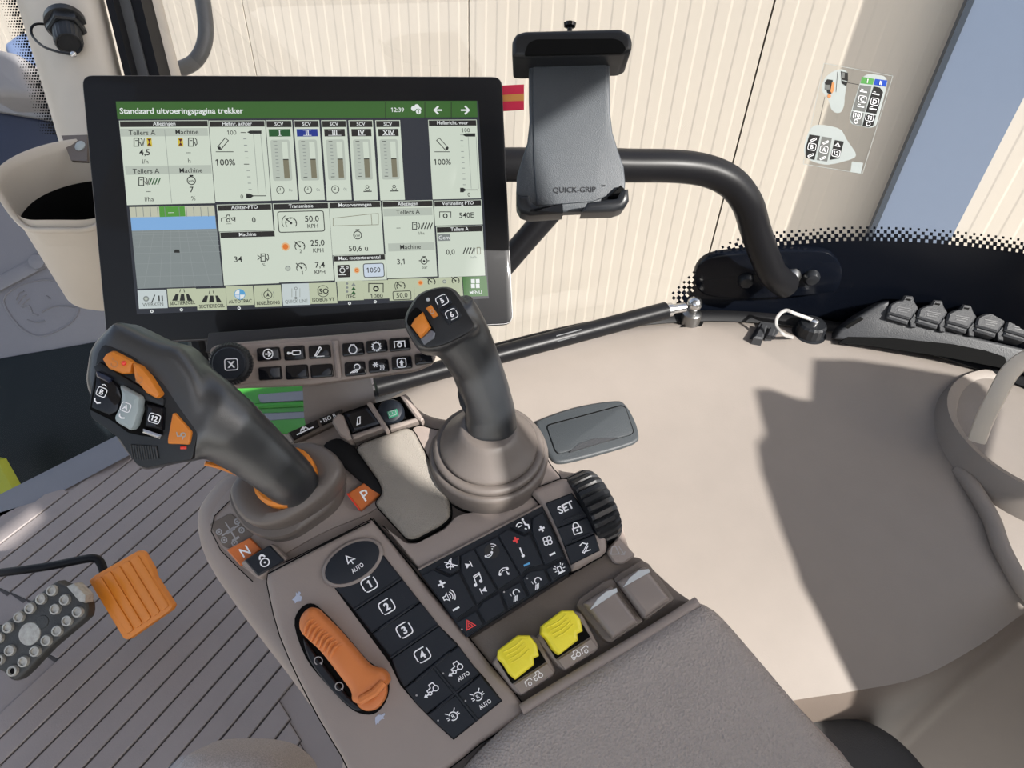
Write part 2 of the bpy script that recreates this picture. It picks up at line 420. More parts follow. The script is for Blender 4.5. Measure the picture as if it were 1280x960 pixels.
# rear lip and dark gasket between console and glass
m = MB(); L = []
for i, e in enumerate(EDGE):
    a = EDGE[max(0, i - 1)]; b = EDGE[min(len(EDGE) - 1, i + 1)]; d = (b - a).normalized(); nn = V((-d.y, d.x)); L.append((e, nn))
def offs(d, z, L=L): return [V((e.x + n.x * d, e.y + n.y * d, z)) for e, n in L]
m.grid([offs(-.004, .604), offs(0, .609), offs(.010, .610), offs(.016, .606), offs(.018, .55)], 'rubber')
struct(m.build('trim_3', angle=60), 'black rubber gasket between side console and window')
# ---- right window: one bent pane standing on that edge
GO = .020
GL = [V((e.x + n.x * GO, e.y + n.y * GO)) for e, n in L]
d0 = (GL[0] - GL[3]).normalized(); d1 = (GL[-1] - GL[-4]).normalized()
pe = P(214, 100, 1.06)                                  # the pane ends at the front pillar
GL = [V((pe.x, pe.y)), GL[16].lerp(V((pe.x, pe.y)), .5)] + GL[16:] + [GL[-1] + d1 * .4]
def onglass(px, py, off=0):
    """point of the bent pane seen at a pixel, off = towards the cab"""
    r = ray(px, py); best = None
    for a, b in zip(GL, GL[1:]):
        e = b - a; den = r.x * e.y - r.y * e.x
        if abs(den) < 1e-9: continue
        t = (a.x * e.y - a.y * e.x) / den; s = (a.x * r.y - a.y * r.x) / den
        if -1e-6 <= s <= 1 + 1e-6 and t > 0 and (best is None or t < best): best = t
    if best is None: best = .9
    q = CAM + r * best
    return q - V((r.x, r.y, 0)).normalized() * off
m = MB(); m.grid([[V((p.x, p.y, z)) for p in GL] for z in (1.62, .57)], 'glass')
win = struct(m.build('window_1', angle=60), 'right side cab window with a black printed border along its foot')
# printed black band and its dots
topb = [(852, 378), (868, 362), (884, 346), (903, 328), (928, 314), (962, 307), (1000, 304), (1060, 300), (1130, 301), (1200, 306), (1290, 317), (1380, 332), (1460, 350)]
lowb = [(856, 408), (872, 404), (886, 403), (903, 403), (928, 403), (962, 406), (1000, 410), (1060, 420), (1130, 435), (1200, 456), (1290, 488), (1380, 530), (1460, 575)]
tf = cr([V(p) for p in topb], 6); lf = cr([V(p) for p in lowb], 6)
m = MB(); m.grid([[onglass(p.x, p.y, .002) for p in tf], [onglass((p.x + q.x) / 2, (p.y + q.y) / 2, .002) for p, q in zip(tf, lf)], [onglass(p.x, p.y + 3, .002) for p in lf]], 'frit')
m.build('printed_band', win, angle=60)
m = MB()
seg = cr([V(p) for p in [(846, 386)] + topb], 40); acc = []; run = 0
for a, b in zip(seg, seg[1:]):
    run += (b - a).length
    if run >= 8.6: acc.append((b, (b - a).normalized())); run = 0
for k, (b, d) in enumerate(acc):
    nn = V((d.y, -d.x))
    for rowi, (h, sz) in enumerate(((2.0, 3.1), (6.8, 2.6), (11.5, 2.0), (16.2, 1.5))):
        sh = 4.3 if rowi % 2 else 0
        c = b + nn * h + d * sh
        m.poly([onglass(c.x + d.x * u * sz + nn.x * v * sz, c.y + d.y * u * sz + nn.y * v * sz, .0022) for u, v in ((-1, -1), (1, -1), (1, 1), (-1, 1))], 'frit')
m.build('printed_dots', win, kind='stuff')

# ---- right front pillar with rubber seals, left window
PD = .95
lft = [(-8, -80), (20, 0), (57, 120), (72, 172), (112, 300), (135, 380)]
rgt = [(108, -80), (130, 0), (152, 92), (170, 170), (200, 300), (225, 380)]
rowsP = []
for (a, b), (c, d) in zip(lft, rgt):
    r = []
    for t, bul in ((0, -.035), (.06, .0), (.22, .02), (.5, .03), (.8, .022), (.96, .0), (1, -.03)):
        r.append(P(a + (c - a) * t, b + (d - b) * t, PD - bul))
    rowsP.append(r)
m = MB(); m.grid(cr([V((0, 0, 0))] * 2, 1) and [[q for q in cr(r, 4)] for r in rowsP], 'beige_lit')
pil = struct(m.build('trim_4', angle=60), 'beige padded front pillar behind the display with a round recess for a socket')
def strip(name, p0, p1, w0, dep, th, mt, lab):
    """upright seal or bar: from pixel p0 to p1, pixel width w0, depth, thickness"""
    m = MB(); a0, a1 = P(p0[0], p0[1], dep), P(p1[0], p1[1], dep); rt = V(right) * (w0 / F * dep); bk = V(fwd) * th
    m.loft([[q, q + rt, q + rt + bk, q + bk] for q in (a0, a1)], mt); return struct(m.build(name), lab)
strip('trim_5', (112, -80), (252, 480), 9, .94, .05, 'rubber', 'thin black seal along the front pillar')
strip('trim_6', (121, -80), (261, 480), 20, .96, .05, 'grey_rubber', 'grey door frame strip beside the black pillar seal')
strip('trim_7', (141, -80), (281, 480), 15, .965, .06, 'rubber', 'wide black door seal beside the grey frame strip')
m = MB(); m.tube([P(172, -60, 1.02), P(189, 10, 1.02), P(212, 100, 1.02), P(229, 170, 1.02)], .0165, 'beige_lit', 14)
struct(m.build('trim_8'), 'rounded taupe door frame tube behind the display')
# left pane
gl = [P(-140, -120, .93), P(20 - 6, -120, .93), P(165, 540, 1.49), P(-140, 692, 1.31)]
m = MB(); m.poly(gl, 'glass'); lw = struct(m.build('window_2'), 'front window pane left of the beige pillar with a dotted black edge')
m = MB(); LP = Fr(gl[1], (gl[1] - gl[0]).cross(gl[2] - gl[1]) if ((gl[1] - gl[0]).cross(gl[2] - gl[1])).dot(CAM - gl[1]) > 0 else -(gl[1] - gl[0]).cross(gl[2] - gl[1]), V((1, 0, 0)))
for k in range(60):
    y = -6 + k * 3.6; xe = 20 + y * .308
    for rowi, sz in enumerate((1.5, 1.25, 1.05, .85, .65, .5)):
        x = xe - 1.5 - rowi * 3.4 - (1.7 if k % 2 else 0)
        if y < 170: m.poly([LP.at(x + u * sz, y + v * sz, .003) for u, v in ((-1, -1), (1, -1), (1, 1), (-1, 1))], 'frit')
m.build('printed_dots', lw, kind='stuff')
# lower sill of that window
m = MB(); m.loft([[P(-60 + a, 648 + b, 1.36 + c) for a, b, c in ((0, 0, 0), (0, 40, -.02), (0, 40, .08), (0, 0, .08))], [P(165 + a, 535 + b, 1.5 + c) for a, b, c in ((0, 0, 0), (0, 32, -.02), (0, 32, .08), (0, 0, .08))]], 'sill_grey')
struct(m.build('trim_9'), 'grey lower frame bar of the front window above the floor mat')
# ================================================================ DISPLAY
Mn = V((.167, -.77, .616)); MF = Fr(P(103, 95, .577), Mn, V((.983, .195, -.0236)))
disp = thing('touch_display', 'large black framed touch display showing green title bar and white data tiles', 'display', MF.at(380, 420, -.05))
q = lambda x, y, z=0: MF.px(x, y, z)
out = rnd(MF.pts([(102, 94), (627, 96), (641, 404), (134, 430)]), .008, 5)
m = MB(); m.prism(MF, inset(out, .0015), -.034, -.004, .004, 'black_matte', 2); m.build('housing', disp)
m = MB(); m.prism(MF, out, -.005, 0, .0012, 'display_glass', 2); m.build('glass_front', disp)
m = MB(); r = inset(out, -.0012); r2 = inset(out, .0004); n = len(r)
m.loft([[MF.w(*p, -.006) for p in r], [MF.w(*p, -.0015) for p in r], [MF.w(*p, -.0015) for p in r2]], 'steel_dark', False, False); m.build('edge_trim', disp, 'thin bright edge line')
for k in range(5):
    m = MB(); m.tube([MF.w(*MF.px(104 + k * .0, 110, 0), 0) + MF.ez * -(.008 + .005 * k) + MF.ex * -.0005, MF.w(*MF.px(134, 415, 0), 0) + MF.ez * -(.008 + .005 * k) + MF.ex * -.0005], .001, 'black_matte', 6); m.build('cooling_rib', disp)
m = MB(); m.lathe(MF.at(380, 330, -.03), -MF.ez, [(.03, 0), (.03, .03), (.02, .06)], 'black_matte', 16); m.build('mount_boss', disp)

S = .00064                                     # metres per photograph pixel on the display
mb = None; pen = None
def page(): 
    global mb, pen
    mb = MB(); pen = Pen(mb, lambda x, y, h: MF.w(x, y, .0003 + h))
def rc(x0, y0, x1, y1, mt, l=0):               # rectangle given by two photograph pixels
    a, b = q(x0, y0), q(x1, y1); pen.rect(a[0], b[1], b[0], a[1], mt, l); return a, b
def tx(t, x, y, h, mt='s_ink', bold=0, ax=.5, l=4, maxw=None):
    a = q(x, y); pen.text(t, a[0], a[1], h * S, mt, bold, ax, l, maxw * S if maxw else None, .5)
def ln(pts, wd, mt='s_ink', closed=False, l=4): pen.line([q(*p) for p in pts], wd * S, mt, closed, l)
def ci(x, y, r, wd, mt='s_ink', a0=0, a1=360, l=4):
    a = q(x, y); pen.arc(a[0], a[1], r * S, wd * S, mt, a0, a1, 16, l)
def di(x, y, r, mt='s_ink', l=4, ry=None):
    a = q(x, y); pen.disc(a[0], a[1], r * S, mt, l, 14, ry and ry * S)
def pl_(pts, mt, l=4): pen.poly([q(*p) for p in pts], mt, l)
def bx(x0, y0, x1, y1, r, wd, mt='s_ink', l=4):
    a, b = q(x0, y0), q(x1, y1); pen.box(a[0], b[1], b[0], a[1], r * S, wd * S, mt, l)
def tile(x0, y0, x1, y1, head=None, hh=8, bg='s_panel'):
    a, b = rc(x0, y0, x1, y1, bg, 1)
    if head:
        pen.rect(a[0] + S * .8, a[1] - hh * S, b[0] - S * .8, a[1] - S * .8, 's_head', 2)
        pen.text(head, (a[0] + b[0]) / 2, a[1] - hh * .5 * S, 4.6 * S, 's_white', .8, .5, 4, (b[0] - a[0]) * .94, .5)
def pump(x, y, k=1):
    ln([(x - 4 * k, y + 5 * k), (x - 4 * k, y - 5 * k), (x + 2 * k, y - 5 * k), (x + 2 * k, y + 5 * k)], 1.1, closed=True); ln([(x - 2.5 * k, y - 2 * k), (x + .8 * k, y - 2 * k)], 1)
    ln([(x + 2 * k, y), (x + 4 * k, y + 1 * k), (x + 5 * k, y + 4 * k), (x + 6.5 * k, y + 2 * k), (x + 6 * k, y - 3 * k), (x + 4 * k, y - 5 * k)], 1)
def glass_hour(x, y):
    rc(x - 3.6, y - 5.4, x + 3.6, y + 5.4, 's_yellow', 3); pl_([(x - 2.6, y - 4.2), (x + 2.6, y - 4.2), (x, y)], 's_maroon'); pl_([(x - 2.6, y + 4.2), (x + 2.6, y + 4.2), (x, y)], 's_maroon')
def hatch(x, y, mt='s_green'):
    for k in range(4): ln([(x - 6 + 3.5 * k, y + 4), (x - 3 + 3.5 * k - 0, y - 4)], 1.4, mt)
def gauge(x, y, k=1, mt='s_ink'):
    ci(x, y, 7 * k, 1.1, mt, -40, 220); ln([(x, y), (x - 7.5 * k, y - 6.5 * k)], 1.3, mt); di(x, y, 1.6 * k, mt)
    for a in (10, 50, 90, 170): ln([(x + 5 * k * math.cos(R_(a)), y - 5 * k * math.sin(R_(a))), (x + 7 * k * math.cos(R_(a)), y - 7 * k * math.sin(R_(a)))], 1, mt)
def pot(x, y, k=1, t='kW'):
    ci(x, y + 1 * k, 5 * k, 1.1); rc(x - 2.4 * k, y - 6 * k, x + 2.4 * k, y - 4.4 * k, 's_ink', 4)
    if t: tx(t, x, y + 1.5 * k, 3.2 * k, 's_ink', .5)

page(); rc(146, 127, 611, 373, 's_bg', 0); mb.build('display_page', disp, 'dark page behind the tiles')
page()
a, b = q(145, 127), q(597, 147); pen.rect(a[0], q(148, 149)[1], b[0], a[1], 's_bar', 1)
tx('Standaard uitvoeringspagina trekker', 150, 139, 7.2, 's_white', 1, 0, maxw=188)
for x in (482, 531, 564): ln([(x, 128), (x, 149)], .9, 's_head')
tx('12:39', 497, 137.5, 5.6, 's_white', .8)
di(517, 136, 3.4, 's_white'); di(521, 133.5, 3.2, 's_white'); di(524, 136.5, 2.8, 's_white'); di(523, 140, 4, 's_bar', 5); di(523, 140, 3.4, 's_white', 6); tx('1', 523, 140, 4, 's_bar', .8, l=7)
for x, s_ in ((548, -1), (581, 1)):
    ln([(x - 5, 138), (x + 4.5, 138)], 2.2, 's_white'); ln([(x + s_ * 0, 133), (x + s_ * 5, 138), (x + s_ * 0, 143)], 2.4, 's_white')
mb.build('title_bar', disp, 'green title bar with white heading, clock and arrows')
# readings, upper left
page(); tile(149, 151, 269, 254, 'Aflezingen')
rc(150.5, 161, 260.5, 170, 's_sub', 2); rc(156.5, 208, 265, 217, 's_sub', 2)
ln([(206, 162), (215, 254)], .6, 's_line')
tx('Tellers A', 178, 166, 6, bold=.3); tx('Machine', 234, 165, 6, bold=.3); pump(172, 178); tx('/', 180, 178, 9); glass_hour(187, 178); glass_hour(226, 178); pump(240, 178)
tx('4,5', 181, 190.5, 7.5, bold=.9); tx('---', 236, 190.5, 4, bold=1.2); tx('l/h', 182, 202, 5.6); tx('h', 237, 201, 5.6)
tx('Tellers A', 183, 214, 6, bold=.3); tx('Machine', 239, 213, 6, bold=.3); pump(178, 227); tx('/', 186, 227, 9); hatch(193, 227)
pot(239.5, 225); tx('---', 186, 239, 4, bold=1.2); tx('l/ha', 187, 249, 5.6); tx('7', 240, 237, 7, bold=.8); tx('%', 242, 248, 5.6)
mb.build('display_tile', disp)
def slider(x0, y0, x1, y1, head, mir):
    page(); tile(x0, y0, x1, y1, head)
    if not mir:
        tx('100', 290, 166, 5.6); ln([(274, 186), (284, 174)], 6, 's_ink'); ln([(274.6, 185.3), (283.4, 174.7)], 4, 's_panel', l=5); di(274.5, 185.5, 2, 's_ink', 6); ln([(270, 190), (292, 190)], .9); tx('100%', 282, 203, 8, bold=.6, maxw=28)
        for k in range(11): ln([(303.5 + k * .82 - (2.5 if k in (0, 5, 10) else 0), 166 + k * 7.9), (307.5 + k * .82, 166 + k * 7.9)], .9, 's_ink' if k in (0, 5, 10) else 's_grey')
        ln([(317, 168), (323, 243)], .6, 's_line'); ln([(326, 168), (333, 243)], .6, 's_line'); pl_([(309, 165.5), (313, 163.5), (327, 163.5), (327, 167.5), (313, 167.5)], 's_ink'); ln([(309, 245), (333, 245)], 1); pl_([(308, 242), (313, 242.5), (318, 245), (313, 248), (308, 248)], 's_ink'); tx('0', 302.5, 246, 5.6)
    else:
        tx('100', 582, 163, 5.6); ln([(547, 174), (559, 187)], 6, 's_ink'); ln([(547.6, 174.7), (558.4, 186.3)], 4, 's_panel', l=5); di(558.5, 186, 2, 's_ink', 6); ln([(543, 190), (562, 190)], .9); tx('100%', 553, 202.5, 7.6, bold=.6, maxw=26)
        for k in range(11): ln([(575 + k * .4, 169 + k * 6.9), (578.5 + k * .4, 169 + k * 6.9)], .8, 's_grey')
        ln([(585, 171), (589, 236)], .6, 's_line'); ln([(595, 171), (598, 236)], .6, 's_line'); pl_([(578, 169), (582, 167), (594, 167), (594, 171), (582, 171)], 's_ink'); ln([(580, 237.5), (597, 237.5)], 1); pl_([(575, 235), (579, 235), (583, 237.5), (579, 240.5), (575, 240.5)], 's_ink'); tx('0', 586, 243.5, 5.6)
    mb.build('display_tile', disp)
slider(261, 151, 339, 251, 'Hefinr. achter', 0); slider(535, 150, 601, 248, 'Hefinricht. voor', 1)
for x0, x1, x2, t, c in ((332, 365, 374, 'I', 's_green'), (367, 399, 408, 'II', 's_blue'), (401.5, 433, 440, 'III', 's_head'), (435.5, 466, 474, 'IV', 's_head'), (469, 500, 506, 'XIV', 's_head')):
    page(); a, b = q(x0, 150.5), q(x1, 150.5); bb = q(x2, 250); wdt = b[0] - a[0]
    pen.rect(a[0], bb[1], b[0], a[1], 's_panel', 1); pen.rect(a[0] + S, a[1] - 9 * S, b[0] - S, a[1] - S, 's_head', 2)
    cx = (a[0] + b[0]) / 2; T = a[1]
    pen.text('SCV', cx, T - 5 * S, 4.4 * S, 's_white', .8, .5, 4, None, .5)
    pen.rect(a[0] + 3 * S, T - 21 * S, b[0] - 3 * S, T - 11.5 * S, c, 3); pen.text(t, cx, T - 16.3 * S, 6.8 * S, 's_white', .8, .5, 5, wdt * .6, .5)
    if t != 'XIV' or True:
        for sg in (-1, 1):                      # serifs of the numerals
            pen.rect(cx - wdt * (.06 + .10 * min(2, len(t) - 1)), T - (16.3 + sg * 3.4) * S - .35 * S, cx + wdt * (.06 + .10 * min(2, len(t) - 1)), T - (16.3 + sg * 3.4) * S + .35 * S, 's_white', 5)
    pen.rrect(a[0] + 4 * S, T - 78 * S, b[0] - 5 * S, T - 25 * S, 3 * S, 's_sub', 2)
    for k in range(11): pen.rect(a[0] + (7.5 if k in (0, 10) else 9) * S, T - (28 + 4.6 * k) * S, a[0] + 12.5 * S, T - (27.2 + 4.6 * k) * S, 's_ink' if k in (0, 10) else 's_grey', 4)
    x = b[0] - 15 * S; pen.rect(x, T - 75 * S, x + 7 * S, T - 28 * S, 's_panel', 3); pen.rect(x, T - 75 * S, x + 7 * S, T - 50 * S, 's_fill', 4); pen.rect(x, T - 51.2 * S, x + 7 * S, T - 50 * S, 's_ink', 5)
    if t in ('I', 'II', 'III'):
        y = T - 90 * S; pen.arc(a[0] + 12 * S, y, 4.8 * S, .9 * S, 's_ink', 0, 360, 16, 4); pen.line([(a[0] + 12 * S, y + 3 * S), (a[0] + 12 * S, y), (a[0] + 9.5 * S, y)], .8 * S, 's_ink', False, 4); pen.text('0s', a[0] + 25 * S, y, 3.8 * S, 's_grey', 0, .5, 4, None, .5)
    else:
        y = T - 90 * S; x = cx + 3 * S; pen.arc(x, y + 2.5 * S, 1.9 * S, .9 * S, 's_ink', 0, 360, 12, 4); pen.line([(x - 3 * S, y), (x - 2 * S, y - 2 * S), (x + 2 * S, y - 2 * S), (x + 3 * S, y)], .9 * S, 's_ink', False, 4); pen.line([(x - 5.5 * S, y - 3.4 * S), (x + 5.5 * S, y - 3.4 * S)], 1.3 * S, 's_ink', False, 4)
    mb.build('display_tile', disp)
# map
page()
a, b = q(162, 259), q(271, 259); Bt = q(175, 361)[1]; c1, c2 = q(164, 288), q(272, 288)
mb_poly = lambda pts, mt, l: pen.poly([q(*p) for p in pts], mt, l)
mb_poly([(162, 259), (268, 257), (279, 357), (172, 361)], 's_field', 1); mb_poly([(162, 259), (268, 257), (269, 270), (163.5, 272)], 's_cream', 2)
mb_poly([(163.5, 272), (269, 270), (270.5, 286), (165, 288.5)], 's_sky', 2); mb_poly([(199, 258.4), (231, 258), (232, 270.5), (200, 271.5)], 's_lime', 3)
tx('-----', 214, 265.5, 3, 's_white', 1.4)
for k in (0, 1, 2, 3, 4, 6, 7, 8, 9, 10): ln([(170 + k * 9, 259), (171 + k * 9, 271)], .7, 's_grey')
for k, y in enumerate((291, 294, 298, 303, 309, 317, 330, 346)): ln([(166 + k * .8, y), (271 + k * .9, y - 2.4)], .5, 's_fieldline', l=3)
for x in (-4, -2.6, -1.4, -.5, .5, 1.4, 2.6, 4): ln([(219 + x * 10, 288), (222 + x * 16, 359)] if abs(x) < 2.7 else [(219 + x * 10, 288), (222 + x * 12, 310)], .5, 's_fieldline', l=3)
pl_([(218, 314.5), (219, 312), (224, 312), (225, 314.5), (225, 316), (218, 316)], 's_ink')
mb.build('map_tile', disp, 'guidance map tile with blue sky and grey field')
page(); tile(271, 256, 342, 287.5, 'Achter-PTO'); tx('0', 317.5, 275, 7.2, bold=.7)
ln([(277, 277), (277, 273), (283, 272), (284, 269), (287, 269), (288, 273), (294, 272), (294, 277)], 1); ci(285.5, 275.5, 2, 1); ci(291.5, 274, 1.6, 1); tx('n/min', 286, 279.5, 2.2); mb.build('display_tile', disp)
page(); tile(274.6, 290, 349, 354, 'Machine'); tx('34', 298, 324, 7.4, bold=.6); pump(330, 322, .9); tx('%', 330, 331, 4); ln([(322, 319), (326, 322), (322, 325)], .9); mb.build('display_tile', disp)
page(); tile(341, 254.5, 417.6, 350.5, 'Transmissie'); bx(347, 265, 406, 289, 3, 1.1)
gauge(364, 279, 1); ci(362.5, 278, 10, .9, 's_ink', 120, 215); tx('50,0', 390, 273.5, 7.6, bold=.6); tx('KPH', 391, 282.5, 5.4, bold=.3)
for x, y, c in ((357, 308.5, 1), (360, 335.5, 0)):
    di(x, y, 5.5 if c else 3.5, 's_orangeglow' if c else 's_grey', 3); di(x, y, 3.6 if c else 2.3, 's_orange' if c else 's_sub')
gauge(375, 308, .9); tx('2', 376, 314, 5); gauge(377, 335, .9); tx('1', 378, 341, 5); tx('25,0', 397, 303.5, 7.6, bold=.6); tx('KPH', 398, 313, 5.4, bold=.3); tx('7,4', 400, 331, 7.6, bold=.6); tx('KPH', 400, 340, 5.4, bold=.3); mb.build('display_tile', disp)
page(); tile(411, 253, 480, 317, 'Motorvermogen'); ln([(416.5, 273), (465, 267.5), (473, 267), (473, 281), (416.5, 282.5)], .7, 's_fill', True); ln([(464, 268), (465, 281.5)], .7, 's_fill'); pot(447, 293, 1.05); tx('50,6 u', 448, 310.5, 7.4, bold=.5); mb.build('display_tile', disp)
page(); tile(416.6, 319.5, 483.6, 349.5, 'Max. motortoerental'); a, b = q(421.5, 331.5), q(438, 346.5); pen.rrect(a[0], b[1], b[0], a[1], 1.5 * S, 's_head', 3)
ci(428, 338, 3.2, 1, 's_white', l=5); rc(426, 332.5, 430, 333.8, 's_white', 5); ln([(423.5, 343.5), (433, 343.5)], 1, 's_white', l=5); ci(434, 334.5, 1.4, .8, 's_white', l=5)
di(446, 338, 4, 's_orangeglow', 3); di(446, 338, 2.6, 's_orange'); di(446, 338, 1, 's_orangeglow', 5); a, b = q(454, 330), q(480.5, 346); pen.rrect(a[0], b[1], b[0], a[1], 3 * S, 's_box', 3); bx(454, 330, 480.5, 346, 3, 1, l=4); tx('1050', 467, 337.5, 6.6, bold=.5, l=5); mb.build('display_tile', disp)
page(); tile(477.5, 251.6, 546.6, 345.5, 'Aflezingen'); rc(479, 261, 540.5, 269, 's_sub', 2); rc(485, 304.5, 543.5, 312.5, 's_sub', 2); tx('Tellers A', 510, 265, 6, bold=.3); tx('---', 498, 284.5, 4, bold=1.2); pump(519, 282.5, .85); tx('/', 527, 282.5, 8); hatch(533, 282.5, 's_ink'); tx('l/ha', 527, 291.5, 4)
tx('Machine', 513, 308.5, 6, bold=.3); tx('3,1', 501, 327, 7.2, bold=.5); pot(530, 325.5, .85, ''); di(530, 326.5, 1.6, 's_ink'); ln([(523.5, 326), (525.5, 326)], 1.2); ln([(534.5, 326), (536.5, 326)], 1.2); tx('bar', 531, 334, 4); mb.build('display_tile', disp)
page(); tile(542, 251, 603.4, 280.5, 'Versnelling PTO'); ln([(549.5, 272), (549.5, 265), (563.5, 265), (563.5, 272)], 1); ci(556.5, 270, 2.6, 1.4); tx('540E', 583, 269, 7.2, bold=.5); mb.build('display_tile', disp)
page(); tile(545, 283.5, 606.5, 344.5, 'Tellers A'); rc(546.5, 293, 563, 301, 's_grey', 3); tx('Gem', 555, 297, 5.4, 's_white', .3, maxw=15); tx('0,0', 563, 315, 7.2, bold=.5); hatch(585, 313.5, 's_ink'); tx('/', 593, 313.5, 8); bx(596, 309.5, 600.5, 317.5, .5, .9, 's_fill'); tx('ha/h', 592, 321.5, 3.4, 's_grey'); mb.build('display_tile', disp)
# lower row of tabs
tabs = [(172, 208, 363, 386, 's_pale', 'WERKEN'), (209, 245, 361, 384, 's_tab', 'SECTIEREGEL'), (245, 282, 361, 388, 's_tab', 'SECTIEREGEL'), (282, 316, 358, 382, 's_tab', 'AUTOTRAC'), (317, 351, 357, 384, 's_tab', 'BEGELEIDING'), (352, 386, 355, 382, 's_pale', 'QUICK LINE'), (386, 420, 354, 380, 's_tab', 'ISOBUS VT'), (421, 453, 351, 376, 's_tab', 'ITEC'), (453, 485, 351, 374, 's_tab', '1000'), (485, 517, 349, 376, 's_tab', ''), (517, 548, 348, 373, 's_tab', ''), (548, 577, 347, 371, 's_tab', ''), (578, 608, 346, 371, 's_menu', 'MENU')]
for i, (x0, x1, y0, y1, c, t) in enumerate(tabs):
    page(); mb_poly([(x0, y0), (x1, y0 - 1), (x1 + 2, y1 - 1), (x0 + 2, y1)], c, 1); cx = (x0 + x1) / 2 + 1; cy = (y0 + y1) / 2 - 3
    ink = 's_grey' if c == 's_pale' else ('s_white' if c == 's_menu' else 's_ink')
    if t and t not in ('1000',): tx(t, cx + .5, y1 - 5.5, 4.4, ink, 1.0, maxw=(x1 - x0) * .86)
    if i == 0: di(cx - 8, cy + 2, 3.6, 's_grey'); di(cx - 8, cy + 2, 2, 's_sub', 5); ln([(cx - 1, cy + 7), (cx + 3, cy - 3)], 1.2); ln([(cx + 8, cy - 2), (cx + 8.4, cy + 5)], 1.6); ln([(cx + 12, cy - 2), (cx + 12.4, cy + 5)], 1.6)
    if i in (1, 2):
        for k in (-1, 0, 1): pl_([(cx + k * 6.5 - 1.5, cy - 2), (cx + k * 6.5 + 2.5 - (k == 1) * 1, cy - 2), (cx + k * 9.5 + 3.5, cy + 6.5), (cx + k * 9.5 - 3, cy + 6.5)], 's_ink')
        ln([(cx - 2, cy - 8), (cx - 3, cy - 4)], .8); ln([(cx + 2, cy - 8), (cx + 3, cy - 4)], .8)
    if i == 3: di(cx, cy + 1, 6.6, 's_white', 3); pl_([(cx, cy + 1), (cx, cy - 5.6), (cx + 3.3, cy - 4.7), (cx + 5.7, cy - 2.3), (cx + 6.6, cy + 1)], 's_cyan'); pl_([(cx, cy + 1), (cx - 6.4, cy + 1), (cx - 5, cy + 5.5), (cx, cy + 7.5)], 's_box'); ln([(cx - 6.6, cy + 1), (cx + 6.6, cy + 1)], .8, 's_cyan', l=5); ln([(cx, cy - 5.6), (cx, cy + 7.6)], .8, 's_cyan', l=5); ci(cx, cy + 1, 6.6, .8, 's_cyan', l=5)
    if i == 4: ci(cx, cy + 1, 5.2, .9); pl_([(cx, cy - 2), (cx + 2, cy + 3.5), (cx, cy + 2.4), (cx - 2, cy + 3.5)], 's_ink'); ln([(cx, cy - 7), (cx, cy - 5)], .9); ln([(cx, cy + 7), (cx, cy + 9)], .9); ci(cx, cy + 1, 7.8, .7, 's_grey', -30, 30); ci(cx, cy + 1, 7.8, .7, 's_grey', 150, 210)
    if i == 5: ci(cx, cy - 5, 1.6, .8, 's_grey'); ln([(cx, cy - 2), (cx, cy + 5)], .9, 's_grey'); di(cx, cy + 7, 1.8, 's_grey'); ln([(cx - 5, cy - 5), (cx - 5, cy + 6)], .7, 's_line'); ln([(cx + 5, cy - 5), (cx + 5, cy + 6)], .7, 's_line')
    if i == 6: tx('ISO', cx, cy, 7, 's_ink', 1.2, maxw=17); ci(cx, cy, 7.5, .8, 's_ink', 25, 155); ci(cx, cy, 7.5, .8, 's_ink', 205, 335)
    if i == 7:
        for k in range(3): di(cx - 4, cy - 6 + 5 * k, 1.6, 's_grey'); pl_([(cx + 1, cy - 3 + 5 * k), (cx + 4, cy - 7 + 5 * k), (cx + 7, cy - 3 + 5 * k)], 's_green' if k else 's_grey')
    if i == 8: ln([(cx - 9, cy + 6), (cx - 9, cy - 5), (cx + 9, cy - 5), (cx + 9, cy + 6)], 1.2); ci(cx, cy + 1.5, 3, 2); tx('1000', cx + 1, cy + 10.5, 6, bold=.4, maxw=17)
    if i == 9: gauge(cx - 1, cy - 2, .8); ci(cx - 1, cy - 2, 8, .8, 's_ink', 130, 215); bx(cx - 11, cy + 5, cx + 12, cy + 14.5, 2, 1); tx('50,0', cx + .5, cy + 9.5, 6.4, bold=.4)
    if i in (10, 11): di(cx - 8, cy - 4, 4 if i == 10 else 2.6, 's_orangeglow' if i == 10 else 's_grey', 3); di(cx - 8, cy - 4, 2.4 if i == 10 else 1.6, 's_orange' if i == 10 else 's_sub'); gauge(cx + 6, cy - 5, .7); tx('4' if i == 11 else '2', cx + 4, cy + 8, 4)
    if i == 12:
        for u in (-3, 3):
            for v in (-3, 3): rc(cx + u - 2.5, cy + v - 3.5, cx + u + 2.5, cy + v + 1.5, 's_white', 4)
    if i in (0, 1, 3, 7, 8): ci(cx - 1, y1 + 3.2, 1.5, 1.1, 's_white', l=2)
    mb.build('menu_tab', disp)
# striped tab stuck behind the right edge
m = MB(); fr = MF; a = [(624, 107), (655, 105), (655, 137), (625, 139)]
y = [(624, 107, 655, 105.5), (624.4, 119, 655, 117), (624.6, 127, 655, 126), (625, 139, 655, 137)]
for (p0, p1, mt_) in ((y[0], y[1], 'tab_red'), (y[1], y[2], 'tab_gold'), (y[2], y[3], 'tab_red')):
    m.prism(MF, MF.pts([(p0[0], p0[1]), (p0[2], p0[3]), (p1[2], p1[3]), (p1[0], p1[1])], -.006), -.0068, -.006, 0, mt_)
m.build('striped_tab', disp, 'small red and gold striped tab sticking out at the right edge')
